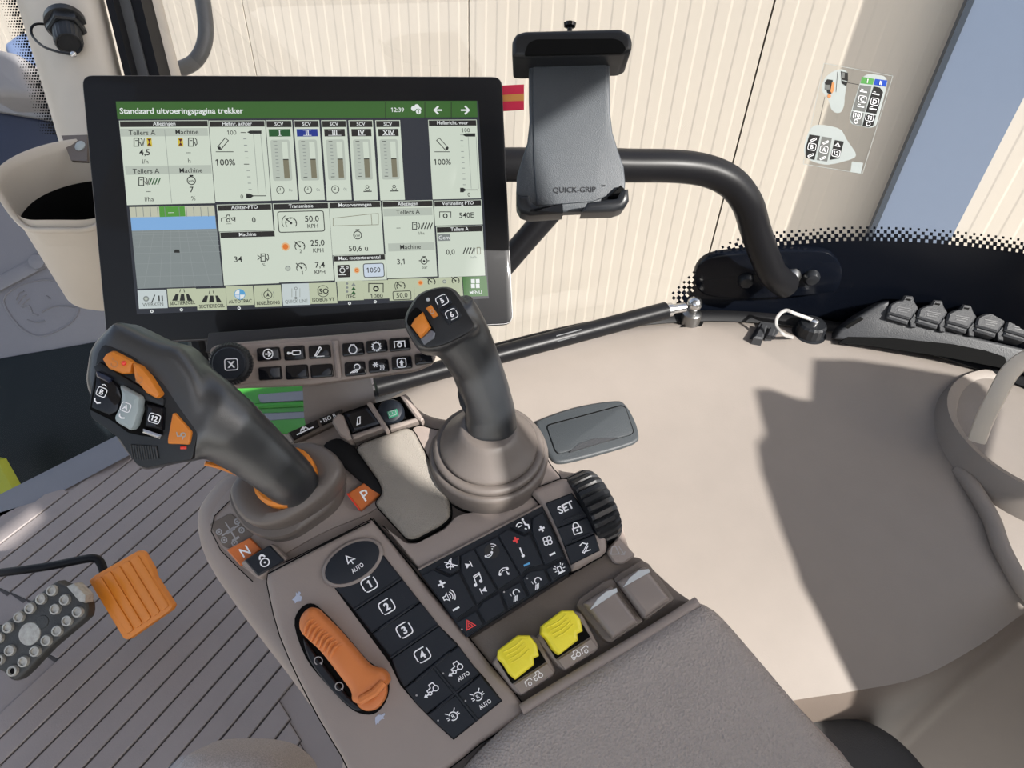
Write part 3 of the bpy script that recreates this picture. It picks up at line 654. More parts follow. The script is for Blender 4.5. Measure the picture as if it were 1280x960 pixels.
# ================================================================ CONSOLE (armrest with controls)
KN = V((0, -.45, .893)); K = frame(520, 720, .55, KN)
con = thing('armrest_console', 'taupe armrest console carrying keypads, yellow paddles and an orange throttle', 'console', K.at(520, 760, -.13))
def kp(px, z): return K.pts(px, z)
def slab(name, px, z0, z1, bev, mt, r=0, label=None, parent=None, seam=False, steps=2, mtop=None, fr=K, conn=None):
    p = rnd(px, r, 3) if r else px
    loc = fr.pts(p, z1)
    m = MB(); m.prism(fr, loc, z0, z1, bev, mt, steps, mtop)
    if seam: m.prism(fr, inset(ccw(loc), -.0009), z0, z1 - max(bev, .0008) - .0004, 0, 'gap')
    return m.build(name, parent or conn or con, label)
body = crp([(240, 648), (251, 618), (280, 588), (330, 562), (370, 545), (425, 516), (470, 503), (508, 497), (530, 512), (560, 520), (612, 522), (670, 545), (690, 580), (742, 592), (772, 625), (783, 660), (797, 695), (845, 737), (874, 752), (907, 773), (985, 862), (1085, 975), (1070, 1030), (470, 1030), (425, 950), (372, 868), (302, 775), (252, 700)], 3)
m = MB(); m.prism(K, kp(body, -.012), -.16, -.012, .014, 'taupe', 4); m.build('body', con)
# front shell round the drive lever
slab('front_shell', crp([(262, 655), (273, 626), (300, 598), (340, 574), (400, 548), (440, 560), (462, 598), (480, 618), (465, 640), (400, 668), (333, 708), (325, 722), (312, 716), (280, 688)], 4), -.03, -.0105, .002, 'taupe', seam=True)
slab('front_deck', [(352, 560), (420, 528), (508, 498), (530, 520), (505, 532), (440, 560), (425, 552), (380, 566)], -.03, -.009, .002, 'taupe', 4)
# leather pad and its dark cheek
slab('cheek', crp([(404, 556), (420, 547), (434, 552), (447, 563), (484, 612), (474, 618), (444, 596), (416, 570)], 3), -.03, -.003, .002, 'rubber', label='dark grey rubber cheek')
slab('leather_pad', rnd([(444, 560), (452, 553), (508, 533), (517, 538), (562, 625), (563, 645), (551, 656), (519, 673), (508, 673), (467, 628), (478, 616), (474, 602)], 7, 4), -.03, .004, .0035, 'pad_leather', label='grained rest pad', seam=True, steps=3)
slab('joystick_plate', rnd([(514, 535), (525, 531), (548, 538), (612, 520), (672, 548), (688, 582), (704, 599), (664, 613), (602, 635), (584, 637), (570, 632)], 9, 4), -.03, .0, .0015, 'taupe', seam=True)
slab('middle_plate', rnd([(476, 655), (508, 679), (521, 679), (556, 661), (570, 645), (584, 641), (603, 638), (663, 616), (676, 632), (524, 711)], 4, 3), -.03, .0, .001, 'taupe')
# orange letter tags
for nm, px, ch, cx, cy, an, zz in (('P', [(434, 617), (461, 599), (479, 615), (450, 638)], 'P', 456.5, 618.5, 32, -.004), ('N', [(283, 687), (312, 672), (326, 686), (300, 707)], 'N', 306, 689, 32, -.006)):
    m = MB(); m.prism(K, kp(px, zz), zz - .006, zz, .0008, 'orange_tag', 1)
    if ch == 'P':
        for a, b in ((0, 3), (2, 1)):
            A, B = px[a], px[b]; m.tube([K.at(*A, zz + .0002), K.at(*B, zz + .0002)], .0006, 'red_edge', 6)
    p = Pen(m, icon(K, zz + .0003, cx, cy, an, 1)); p.text(ch, 0, 0, 14 if ch == 'P' else 12, 'white_print', .6, .5, 1, None, .5); m.build('letter_tag', con, 'orange tag with a white letter ' + ch)
m = MB(); m.prism(K, kp(rnd([(262, 655), (288, 641), (318, 666), (302, 688), (280, 684)], 3), -.0102), -.012, -.0098, .0003, 'taupe_dark', 1); p = Pen(m, icon(K, -.0095, 288, 663, 32, 1))
p.rect(-13, -1, 13, 1, 'grey_print'); p.line([(0, 0), (0, -12)], 2, 'grey_print'); p.rect(-5, -14, 5, -11, 'grey_print')
p.line([(-6, 0), (6, 0)], 4, 'grey_print')
p.line([(0, 12), (0, 0)], 1.5, 'grey_print')
for x, y in ((-13, -6), (13, 5), (-4, -16), (12, -7), (-13, 6)): p.arc(x, y, 3.4, 1.6, 'grey_print', 0, 360, 7); p.disc(x, y, 1.4, 'grey_print')
m.build('axle_diagram', con, 'printed diagram of an axle')
m = MB(); m.prism(K, kp(rnd([(299, 703), (340, 678), (360, 699), (322, 724)], 4), .001), -.03, .001, .003, 'taupe', 2); m.build('lock_key_housing', con)
m = MB(); m.prism(K, kp(rnd([(305, 700), (337, 681), (355, 700), (322, 720)], 2), .003), -.01, .003, .001, 'key_black', 1); p = Pen(m, icon(K, .0033, 331, 703, 30, 1))
p.arc(0, 0, 5.6, 1.5, 'white_print', 0, 360, 18, 1, 5); p.arc(0, 5, 3.6, 2.2, 'white_print', 10, 170, 10, 1, 5); p.disc(0, 0, 1.3, 'white_print', 1); m.build('lock_key', con, 'black key with a white padlock')

# ---- left keypad module
slab('keypad_module', crp([(333, 714), (362, 699), (398, 681), (440, 660), (462, 649), (470, 655), (510, 705), (560, 766), (610, 828), (657, 886), (640, 905), (600, 930), (560, 962), (500, 990), (450, 985), (425, 945), (398, 900), (372, 850), (348, 795), (335, 745)], 2), -.05, .004, .005, 'taupe', seam=True, steps=3)
m = MB(); loc = kp(ell(440, 703, 43, 26.5, 32), .0075); m.prism(K, loc, -.01, .0072, .0025, 'taupe_gloss', 3); m.build('auto_bezel', con)
m = MB(); m.prism(K, kp(ell(440, 703, 38, 21.5, 32), .008), -.01, .0080, .0008, 'key_black', 2); p = Pen(m, icon(K, .0083, 441, 704, 34, 1))
p.line([(-2, 12), (5, 3), (0, 4.5), (-5, 3)], 1.5, 'white_print', True); p.line([(0, 4), (0, -1)], 1.4, 'white_print'); p.text('AUTO', 1.5, -8, 5.6, 'white_print', .8, .5, 1, 17, .5); m.build('auto_key', con, 'oval black key reading AUTO')
def keyz(name, px, z, mt='key_black', gap=.0004, bev=.0009, label=None, r=1.5, base=-.01):
    loc = kp(rnd(px, r, 2), z); m = MB(); m.prism(K, inset(ccw(loc), gap), base, z, bev, mt, 1); return m
def numkey(m, z, cx, cy, n, an=31, k=1.0):
    p = Pen(m, icon(K, z + .0003, cx, cy, an, k)); b = rnd([(-9, -8.2), (9, -8.2), (9, 8.2), (-9, 8.2)], 5, 4)
    L = len(b); p.line([b[i % L] for i in range(2, 12)], 1.5, 'white_print'); p.line([b[i % L] for i in range(13, 22)], 1.5, 'white_print')
    p.text(n, 0, 0, 9, 'white_print', 2.2, .5, 1, None, .5)
Z = .0062
base = [(418, 735), (478, 692), (548, 781), (572, 805), (592, 832), (604, 845), (628, 876), (567, 925), (545, 905), (522, 882), (500, 856), (487, 829)]
m = MB(); m.prism(K, kp(base, .0045), -.01, .0045, .0002, 'gap', 1); m.build('keypad_well', con)
for px, n, c in (([(418, 735), (432, 722), (462, 710), (478, 692), (503, 723), (442, 763)], '1', (461.5, 730)), ([(442, 763), (503, 723), (526, 752), (464, 792)], '2', (483.5, 758)), ([(464, 792), (526, 752), (549, 781), (488, 823)], '3', (505.5, 787.5)), ([(488, 823), (549, 781), (563, 797), (573, 806), (541, 832), (505, 860), (496, 845)], '4', (528, 818.5))):
    m = keyz('k', px, Z); numkey(m, Z, *c, n); m.build('number_key', con, 'black key numbered ' + n)
def tractor(p, cx, cy, k, mt='white_print', wd=1.3, arrow=True):
    f = lambda l: [(cx + a * k, cy + b * k) for a, b in l]
    p.arc(cx + 6 * k, cy - 1 * k, 4 * k, wd, mt, n=14); p.arc(cx - 5 * k, cy - 3 * k, 2.4 * k, wd, mt, n=12)
    p.line(f([(-7, -.5), (-7, 2.5), (-.5, 3.5), (.2, 8.5), (6.5, 8.5), (7.5, 3)]), wd, mt); p.line(f([(-2.4, -2.6), (2, -2)]), wd, mt)
    if arrow: p.poly(f([(-16, -3), (-11, .4), (-11, -6.4)]), mt, 1); p.line(f([(-11, -3), (-7.5, -3)]), wd * 1.4, mt)
def gearic(p, cx, cy, k, t='R'):
    p.arc(cx, cy, 6.5 * k, 1.3, 'white_print', 215, 505, 18)
    p.text(t, cx, cy, 6 * k, 'white_print', .3, .5, 1, None, .5)
    for s in (-1, 1): p.line([(cx + s * 5 * k, cy + 6 * k), (cx + s * 9 * k, cy + 10 * k)], 1.2, 'white_print'); p.line([(cx + s * 6.5 * k, cy + 1 * k), (cx + s * 11 * k, cy + 2 * k)], 1.2, 'white_print'); p.line([(cx + s * 6.5 * k, cy - 1.5 * k), (cx + s * 11 * k, cy - 1.5 * k)], 1.2, 'white_print')
for px, kind, c in (([(541, 832), (573, 806), (593, 832), (601, 842), (570, 867)], 'ta', (572, 838)), ([(505, 860), (541, 832), (570, 867), (533, 893), (520, 880)], 't', (541, 864)), ([(570, 867), (601, 842), (628, 876), (597, 901)], 'ga', (599, 873)), ([(533, 893), (570, 867), (597, 901), (567, 925), (546, 906)], 'g', (567, 896))):
    m = keyz('k', px, Z); p = Pen(m, icon(K, Z + .0003, c[0], c[1], 34, 1.0))
    if kind[0] == 't': tractor(p, 0, 2 if kind == 't' else 3, .85)
    else: gearic(p, 0, 1 if kind == 'g' else 3, .8)
    if len(kind) == 2: p.text('AUTO', 2, -10, 5.4, 'white_print', .8, .5, 1, 17, .5)
    q0 = min(px, key=lambda t: t[0]); p.disc((q0[0] - c[0]) * .55, 7, 1.2, 'grey_print', 1); m.build('function_key', con)
for a, b in (((474, 787), (516, 757)), ((442, 762), (502, 722)), ((488, 822), (547, 781)), ((520, 851), (563, 815)), ((546, 886), (590, 849))):
    m = MB(); m.tube([K.at(*a, Z), K.at(*b, Z)], .0010, 'key_black', 8, flat=1); m.build('finger_ridge', con)
m = MB(); m.tube([K.at(543, 834, Z), K.at(597, 900, Z)], .0011, 'key_black', 8); m.build('finger_ridge', con)

# ---- orange throttle
slot = crp([(368, 782), (374, 762), (388, 754), (402, 762), (430, 791), (460, 826), (484, 842), (485, 870), (472, 890), (455, 893), (436, 884), (405, 852), (382, 822)], 3)
m = MB(); m.prism(K, kp(slot, .0048), -.01, .0048, .0002, 'gap', 1); m.build('throttle_slot', con)
m = MB(); m.prism(K, kp(crp([(379, 798), (392, 816), (412, 842), (434, 870), (452, 886), (440, 886), (410, 858), (386, 824)], 3), .008), 0, .008, .001, 'key_black', 1)
for cx, cy, d in ((398, 826, 1), (424, 858, -1)):
    p = Pen(m, icon(K, .0083, cx, cy, -50, 1)); p.arc(0, 0, 5, 1.3, 'grey_print', 20, 300 if d > 0 else 340, 14); p.poly([(4, 3), (7, 0), (3, -1)], 'grey_print', 1)
m.build('throttle_side_keys', con)
thr = crp([(372, 786), (373, 771), (382, 760), (392, 759), (402, 768), (420, 786), (440, 809), (460, 831), (476, 836), (484, 846), (482, 856), (466, 869), (448, 880), (438, 876), (436, 864), (420, 842), (398, 814), (380, 797)], 4)
m = MB(); m.prism(K, kp(thr, .020), .002, .020, .007, 'orange_dull', 4)
m.prism(K, kp(crp([(448, 872), (466, 866), (481, 854), (482, 870), (471, 886), (456, 889), (446, 882)], 4), .011), .002, .011, .003, 'orange_dull', 2)
th = m.build('throttle_lever', con, 'orange hand throttle')
for i in range(8):
    t = i / 7; a = (380 + 33 * t, 792 + 30 * t); b = (397 + 34 * t - 1, 771 + 33 * t); mid = ((a[0] + b[0]) / 2 - 3, (a[1] + b[1]) / 2 - 3)
    m = MB(); L = cr([V(a), V(mid), V(b)], 4); m.tube([K.at(p.x, p.y, .0155 + .0052 * math.sin(math.pi * min(.92, .12 + .85 * j / 8))) for j, p in enumerate(L)], .0014, 'orange_dull', 6); m.build('grip_ridge', th)
m = MB(); m.tube([K.at(450, 876, .0195), K.at(468, 866, .0205), K.at(480, 853, .0205)], .003, 'orange_dull', 8); m.build('grip_lip', th)
# hare and tortoise
m = MB(); p = Pen(m, icon(K, .0043, 372, 748, 30, 1)); p.poly([(-6, -4), (-2, -3), (2, -5), (6, -1), (4, 2), (7, 4), (6, 7), (3, 5), (2, 8), (0, 4), (-3, 3), (-7, 2), (-5, -1)], 'bluegrey_print', 1); m.build('hare_mark', con, 'pale printed hare')
m = MB(); p = Pen(m, icon(K, .0043, 474, 899, 40, 1)); p.poly([(-8, -3), (-5, -2), (-4, -4), (-2, -2), (3, -2), (5, -4), (6, -1), (10, 0), (10, 2), (6, 2), (3, 5), (-2, 5), (-5, 2)], 'bluegrey_print', 1); m.build('tortoise_mark', con, 'pale printed tortoise')

# ---- slanted bank of keys
m = MB(); m.prism(K, kp([(523, 713), (678, 632), (715, 713), (583, 797)], .0035), -.03, .0035, .0006, 'key_black', 1); m.build('bank_plate', con)
m = MB(); m.tube([K.at(523, 712, .003), K.at(678, 631, .003)], .0009, 'taupe_gloss', 8); m.build('bank_edge', con)
ZB = .0065
def bkey(name, px, draw, z=ZB, label=None, an=30):
    m = keyz('k', px, z, gap=.0005, bev=.0007, r=1.2); c = (sum(a for a, b in px) / len(px), sum(b for a, b in px) / len(px)); draw(lambda cx, cy, a=an, s=1: Pen(m, icon(K, z + .0003, cx, cy, a, s))); m.build(name, con, label)
def plus(p, x, y, r, mt='white_print', w=2.4): p.line([(x - r, y), (x + r, y)], w, mt); p.line([(x, y - r), (x, y + r)], w, mt)
def minus(p, x, y, r, mt='white_print'): p.line([(x - r, y), (x + r, y)], 2.4, mt)
def d_vol(P_):
    plus(P_(552, 730, 25), 0, 0, 5); p = P_(560, 746, 25); p.line([(-6, -2), (-3, -2), (0, -5), (0, 5), (-3, 2), (-6, 2)], 1.2, 'white_print', True)
    for r in (4, 7, 10): p.arc(-1, 0, r, 1.2, 'white_print', -45, 45, 8)
    minus(P_(570, 761, 30), 0, 0, 4.6)
def d_mus(P_):
    p = P_(586, 706, 25); p.poly([(-4, -3.5), (-4, 3.5), (2, 0)], 'white_print', 1); p.line([(3, -4), (3, 4)], 1.3, 'white_print')
    p = P_(597, 724, 20); p.line([(-3.5, -6), (-3.5, 5), (4.5, 7), (4.5, -3)], 1.3, 'white_print'); p.line([(-3.5, 3), (4.5, 5)], 1.3, 'white_print'); p.disc(-5, -6, 2.1, 'white_print', 1); p.disc(3, -3.5, 2.1, 'white_print', 1)
    p = P_(604, 738, 25); p.poly([(4, -3.5), (4, 3.5), (-2, 0)], 'white_print', 1); p.line([(-3, -4), (-3, 4)], 1.3, 'white_print')
def handset(p, x, y, k=1):
    p.arc(x, y - 4 * k, 8 * k, 1.0, 'white_print', 35, 145, 10, 1); p.arc(x, y - 4 * k, 5 * k, 1.0, 'white_print', 50, 130, 8, 1); p.disc(x - 6 * k, y - .5 * k, 2 * k, 'white_print', 1); p.disc(x + 6 * k, y + .2 * k, 2 * k, 'white_print', 1)
def d_tel(P_):
    p = P_(615, 689, 30); p.disc(0, 0, 9.5, 'black_print', -1); 
    p = P_(611, 693, -150); handset(p, 0, 0, .75); p = P_(616, 686, 30)
    for s in (2, 5, 8): p.arc(-2, -1, s, 1.1, 'white_print', 20, 70, 6, 2)
    p = P_(630, 715, 35); handset(p, 0, 1, .95); p.line([(3, -1), (3, -5)], 1.3, 'white_print'); p.poly([(1, -4), (5, -4), (3, -7)], 'white_print', 1)
def d_tmp(P_):
    plus(P_(645, 675, 25), 0, 0, 4, 'red_print'); p = P_(652, 690, 22); p.line([(0, 6), (0, -4)], 1.8, 'white_print'); p.disc(0, -5, 2, 'white_print', 1); minus(P_(658.5, 705.5, 25), 0, 0, 4, 'blue_print')
def d_fan(P_):
    plus(P_(677, 661, 28), 0, 0, 4); p = P_(684.5, 676, 15)
    for a in (45, 135, 225, 315): p.arc(3.4 * math.cos(R_(a)), 3.4 * math.sin(R_(a)), 2.7, 1.2, 'white_print', 0, 360, 9)
    minus(P_(690.5, 692.5, 28), 0, 0, 4)
bkey('bank_key', [(526, 719), (541, 711), (562, 720), (573, 714), (595, 757), (569, 776)], d_vol, label='volume key with plus and minus')
bkey('bank_key', [(575, 713), (575, 694), (592, 685), (622, 739), (602, 752), (596, 757)], d_mus, label='music key with note and skip marks')
bkey('bank_key', [(592, 685), (622, 669), (651, 720), (623, 738)], d_tel, label='telephone key')
bkey('bank_key', [(622, 669), (635, 660), (655, 669), (662, 666), (680, 706), (661, 711), (651, 720)], d_tmp, label='temperature key with red plus and blue minus')
bkey('bank_key', [(664, 664), (665, 647), (679, 639), (706, 696), (681, 708)], d_fan, label='fan speed key')
def d_mute(P_): p = P_(563.5, 705, 30); p.line([(-6, -2), (-3, -2), (1, -5), (1, 5), (-3, 2), (-6, 2)], 1.2, 'white_print', True); p.line([(-6, 6), (6, -6)], 1.3, 'white_print'); p.line([(-4, -6), (4, 6)], 1, 'white_print')
def d_def(P_): p = P_(654, 657, 28); p.arc(-4, 1, 4.5, 1.2, 'white_print', 20, 160, 8); p.line([(-7, 1), (-1, 1)], 1.2, 'white_print'); p.line([(3, 5), (3, 0), (6, -2), (5, -7)], 2, 'white_print'); p.disc(3, 7, 1.5, 'white_print', 1); p.line([(0, -4), (2, -6)], 1.4, 'white_print')
bkey('bank_key', [(543, 710), (574, 693), (575, 712), (563, 719)], d_mute, .0075, 'mute key')
bkey('bank_key', [(637, 659), (664, 645), (664, 664), (655, 668)], d_def, .0075, 'windscreen defrost key')
def d_haz(P_): p = P_(587, 781, 30); p.line([(-6, -4), (6, -4), (0, 6.5)], 1.1, 'red_print', True); p.line([(-2.6, -2), (2.6, -2), (0, 2.6)], .8, 'red_print', True); p.disc((573 - 587) * .8, 0, 1.1, 'grey_print', 1)
def lamp(p):
    p.arc(3.2, 3, 4, 1.4, 'white_print', -20, 210, 10)
    for a in (0, 2, 4): p.line([(-1 + a * .9, 0), (-5 + a, -6)], 1.1, 'white_print')
    p.text('1', -4.5, 2, 4, 'white_print', .5, .5, 1)
def d_l1(P_): lamp(P_(644, 745, 28)); P_(630, 740).disc(0, 0, 1.1, 'grey_print', 1)
def d_l2(P_): lamp(P_(671, 730, 28)); P_(659, 723).disc(0, 0, 1.1, 'grey_print', 1)
def d_bea(P_):
    p = P_(700, 712, 28); p.line([(-2.5, -3), (-2, 4), (2, 4), (2.5, -3)], 1.3, 'white_print', True); p.line([(-5, -4), (5, -4)], 1.6, 'white_print')
    for s in (-1, 1): p.line([(s * 4, 3), (s * 7, 5)], 1, 'white_print'); p.line([(s * 4, 0), (s * 7, 0)], 1, 'white_print'); p.line([(s * 3.5, 5), (s * 4.5, 8)], 1, 'white_print')
bkey('bank_key', [(569, 778), (595, 763), (605, 781), (584, 795)], d_haz, label='hazard light key with red triangle')
bkey('bank_key', [(596, 762), (603, 752), (624, 740), (633, 764), (607, 780)], lambda P_: None, label='blank key')
bkey('bank_key', [(626, 740), (650, 726), (660, 747), (635, 763)], d_l1, label='rear work light key')
bkey('bank_key', [(652, 723), (662, 713), (680, 711), (688, 729), (662, 746)], d_l2, label='front work light key')
bkey('bank_key', [(682, 711), (706, 698), (713, 712), (690, 728)], d_bea, label='beacon key')

# ---- joints between the console panels
for z_, l in ((.0008, [(513, 537), (538, 584), (562, 628), (570, 635), (584, 638), (602, 634), (664, 613), (704, 599)]), (.0012, [(664, 613), (671, 622), (678, 633)]), (.0014, [(463, 648), (492, 680), (524, 713)]), (.0044, [(463, 652), (440, 663), (398, 684), (335, 717)]), (-.0100, [(288, 625), (268, 645), (264, 664), (276, 688), (300, 712), (316, 727)])):
    m = MB(); m.tube([K.at(a, b, z_) for a, b in l], .0006, 'gap', 5, flat=.6); m.build('panel_joint', con)

# ---- SET panel and thumb wheel
slab('set_housing', crp([(664, 613), (684, 604), (704, 597), (716, 602), (732, 621), (746, 642), (757, 668), (758, 689), (740, 701), (718, 713), (712, 706), (694, 664), (678, 632)], 3), -.03, .007, .005, 'taupe', seam=True, steps=3)
m = MB(); m.prism(K, kp([(682, 629), (715, 616), (728, 634), (740, 656), (750, 688), (714, 706), (700, 668)], .0078), 0, .0078, .0003, 'gap', 1); m.build('set_well', con)
ZS = .0092
for px, kind in (([(682, 629), (715, 616), (728, 635), (735, 646), (696, 660)], 'SET'), ([(696, 660), (735, 646), (744, 667), (706, 683)], 'lock'), ([(706, 683), (744, 667), (750, 688), (714, 706)], 'arrow')):
    m = keyz('k', px, ZS, gap=.0003, bev=.0006, r=1)
    if kind == 'SET': Pen(m, icon(K, ZS + .0003, 707, 634, 26, 1)).text('SET', 0, 0, 9.4, 'white_print', 1.4, .5, 1, None, .5)
    if kind == 'lock': p = Pen(m, icon(K, ZS + .0003, 721, 661, 18, 1)); p.line([(-5, -6), (5, -6), (5, 1.5), (-5, 1.5)], 1.4, 'white_print', True); p.arc(0, 2, 3.8, 1.4, 'white_print', 0, 180, 10, 1, 6); p.disc(0, -2, 1.5, 'white_print', 1)
    if kind == 'arrow': p = Pen(m, icon(K, ZS + .0003, 731, 685, 25, 1)); p.line([(-5, 5), (0, 7), (5, 3)], 1.3, 'white_print'); p.line([(6, 4), (-5, -4), (6, -5)], 1.4, 'white_print'); p.line([(5, 1), (-4, -6)], 1.2, 'white_print')
    m.build('set_key', con, {'SET': 'black key reading SET', 'lock': 'black padlock key', 'arrow': 'black key with a folded arrow'}[kind])
for a, b in (((704, 651), (727, 642)), ((715, 676), (738, 667))):
    m = MB(); m.tube([K.at(*a, ZS), K.at(*b, ZS)], .0011, 'key_black', 8); m.build('finger_ridge', con)
c = K.at(737, 637, -.012); ax = (K.at(757, 627.5, 0) - K.at(738, 637, 0)).normalized()
ax = (ax + K.ez * -.12).normalized()
m = MB(); rings = []; NR = 28
a_ = ax.cross(K.ez).normalized(); b_ = a_.cross(ax)
for h, s in ((-.011, .86), (-.011, .97), (-.009, 1.0), (.007, 1.0), (.012, .93), (.0135, .8)):
    ring = []
    for k in range(NR * 4):
        g = .93 if k % 4 == 0 else 1.0; t = 2 * math.pi * k / (NR * 4); ring.append(c + ax * h + (a_ * math.cos(t) + b_ * math.sin(t)) * .0315 * s * g)
    rings.append(ring)
m.loft(rings, 'black_satin'); m.build('thumb_wheel', con, 'black ribbed thumb wheel', angle=12)
m = MB(); m.prism(K, kp(rnd([(758, 689), (773, 671), (795, 694), (779, 705), (768, 704)], 4), .001), -.03, .001, .0012, 'taupe', 1)
p = Pen(m, icon(K, .0014, 773, 689, -15, 1)); p.line([(-9, 3), (-8, -6), (2, -3), (-5, 5)], 1.3, 'grey_print', True); p.line([(-1, 6), (8, -2), (4, -3)], 1.2, 'grey_print'); p.line([(8, -2), (8, 2)], 1.2, 'grey_print'); m.build('depth_plate', con, 'small plate with a printed tool and arrow')

# ---- tray with yellow paddles and brown rockers
slab('tray', [(587, 799), (716, 717), (757, 692), (800, 697), (846, 739), (868, 754), (655, 886)], -.03, -.0035, .001, 'taupe_dark', 3)
m = MB(); L = cr([K.at(*p, .006) for p in ((652, 888), (700, 858), (760, 822), (820, 786), (872, 753))], 4); m.tube(L, .0045, 'taupe', 10); m.build('tray_rim', con)
for k, (dx, dy) in enumerate(((0, 0), (55, -31))):
    T = lambda l: [(a + dx, b + dy) for a, b in l]
    par = slab('paddle_housing', rnd(T([(614, 829), (622, 818), (664, 793), (674, 797), (695, 838), (692, 846), (652, 871), (643, 866)]), 4), -.02, .0035, .004, 'taupe', steps=2)
    m = MB(); m.prism(K, kp(T([(622, 826), (666, 799), (683, 827), (640, 855)]), .004), .0, .0040, .0002, 'gap', 1); m.build('paddle_slot', par)
    m = MB(); m.prism(K, kp(rnd(T([(641, 856), (684, 828), (693, 841), (651, 869)]), 2), .0052), .0, .0052, .0008, 'taupe', 1)
    p = Pen(m, icon(K, .0055, 668 + dx, 848 + dy, 32, .9))
    tractor(p, 5 if k == 0 else -5, 0, .75, wd=1.2, arrow=False)
    xs = -9 if k == 0 else 11
    p.arc(xs, -3, 2.4, 1.1, 'white_print', n=8); p.line([(xs - 6, -4), (xs - 5, 3), (xs + 4, 4), (xs + 5, 0)], 1.2, 'white_print')
    m.build('paddle_label', par)
    m = MB(); m.prism(K, kp(rnd(T([(621, 823), (622, 813), (647, 794), (662, 794), (671, 805), (674, 820), (667, 823), (668, 831), (644, 850), (636, 843), (628, 830)]), 1, 2), .022), .002, .022, .003, 'yellow', 2)
    lv = m.build('paddle', par, 'yellow paddle', angle=22)
    for i in range(4):
        m = MB(); a = (629 + i * 3.2 + dx, 815 + i * 4.5 + dy); b = (653 + i * 2.8 + dx, 799 + i * 4.2 + dy); mm = ((a[0] + b[0]) / 2 + 1, (a[1] + b[1]) / 2 + 1.6)
        m.tube([K.at(t.x, t.y, .0222) for t in cr([V(a), V(mm), V(b)], 3)], .0006, 'yellow', 6); m.build('paddle_ridge', lv)
for k, (hs, fc, cr_) in enumerate((([(719, 757), (724, 747), (756, 725), (766, 722), (773, 731), (806, 777), (764, 805), (755, 801)], [(729, 754), (765, 732), (799, 777), (766, 799)], [(737, 763), (747, 748), (758, 739), (771, 735), (772, 740)]), ([(766, 724), (771, 718), (800, 700), (811, 703), (845, 749), (808, 776), (800, 770)], [(772, 727), (806, 707), (839, 749), (806, 773)], [(779, 734), (787, 722), (798, 713), (811, 711), (813, 715)]))):
    par = slab('rocker_housing', rnd(hs, 4), -.02, .005, .003, 'taupe_dark')
    m = MB(); p4 = kp(rnd(fc, 3), .012); m.prism(K, p4, 0, .0125, .004, 'taupe_gloss', 3); rk = m.build('rocker', par)
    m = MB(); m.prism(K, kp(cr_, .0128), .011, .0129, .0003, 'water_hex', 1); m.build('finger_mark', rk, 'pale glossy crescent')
slab('armrest_pad', crp([(500, 1035), (560, 985), (600, 940), (652, 893), (700, 862), (760, 825), (825, 784), (874, 755), (890, 757), (909, 772), (945, 813), (985, 860), (1040, 925), (1090, 985), (1060, 1040)], 3), -.08, .016, .014, 'leather', label='grained leather armrest', steps=5)

# ---- switches at the front of the console
m = MB(); m.prism(K, kp([(359, 541), (427, 510), (430, 524), (367, 554)], -.003), -.02, -.003, .0008, 'taupe_dark', 1); m.build('label_rail', con)
for px, cx, cy, kind in (([(362, 540), (396, 524.5), (399, 533), (367, 550)], 380, 537, 'axle'), ([(399, 523), (427, 511.5), (428, 521), (402, 531.5)], 412, 522, 'iso')):
    m = MB(); m.prism(K, kp(px, -.001), -.006, -.001, .0004, 'gloss_black', 1); p = Pen(m, icon(K, -.0006, cx, cy, 25, 1))
    if kind == 'axle': p.line([(-11, -2), (12, -2)], 1.6, 'white_print'); p.line([(-6, -2), (-3, 2), (3, 2), (6, -2)], 1.2, 'white_print'); p.disc(0, 2, 2, 'white_print', 1)
    else: p.text('ISO B', 0, 0, 5, 'white_print', 1, .5, 1, 20, .5); p.disc(-12, 0, 1.2, 'white_print', 1)
    m.build('label_plate', con, 'black printed label strip')
def wallplate(name, pts, thick, mt, z0=-.02):
    m = MB(); m.prism(K, kp(pts, .006), z0, .010, .0015, mt, 1); m.build(name, con)
m = MB(); m.prism(K, kp([(425, 517), (462, 504), (485, 534), (441, 549)], -.002), -.02, -.002, .0004, 'gap', 1); m.build('switch_well', con)
m = MB(); m.prism(K, kp([(464, 505), (504, 494), (528, 524), (486, 537)], -.003), -.02, -.003, .0004, 'gap', 1); m.build('switch_well', con)
m = MB(); m.prism(K, kp(rnd([(427, 516), (460, 506), (478, 529), (440, 542)], 2), .008), -.002, .008, .003, 'gloss_black', 2); p = Pen(m, icon(K, .0083, 448, 527, 20, 1)); p.line([(-3, -3), (1, 5), (4, 5), (1, -3)], 1.2, 'white_print', True); m.build('lift_switch', con, 'glossy black switch with a white mark')
m = MB(); m.prism(K, kp([(439, 543), (479, 530), (480, 535), (441, 549)], .009), -.002, .009, .0012, 'taupe_gloss', 1); m.build('switch_lip', con)
m = MB(); m.prism(K, kp([(486, 531), (521, 521), (523, 526), (488, 537)], .008), -.002, .008, .0012, 'taupe_gloss', 1); m.build('switch_lip', con)
m = MB(); cc = K.at(489, 517, -.002); m.lathe(cc, K.ez, [(.0112, -.01), (.0112, .004), (.0098, .0075), (.006, .009), (.001, .0095)], 'key_black', 24)
m.prism(K, kp([(483.5, 514.5), (496, 510.5), (497.5, 518), (486, 522.5)], .0095), .006, .0095, .0004, 'green_label', 1); p = Pen(m, icon(K, .0099, 490.5, 516.5, 18, 1)); p.box(-4.5, -2.8, 4.5, 2.8, 1, .6, 'pale_print', 1); p.line([(0, -1.6), (0, 1.6)], .7, 'pale_print', l=1); m.build('rotary_switch', con, 'black round switch with a green label')
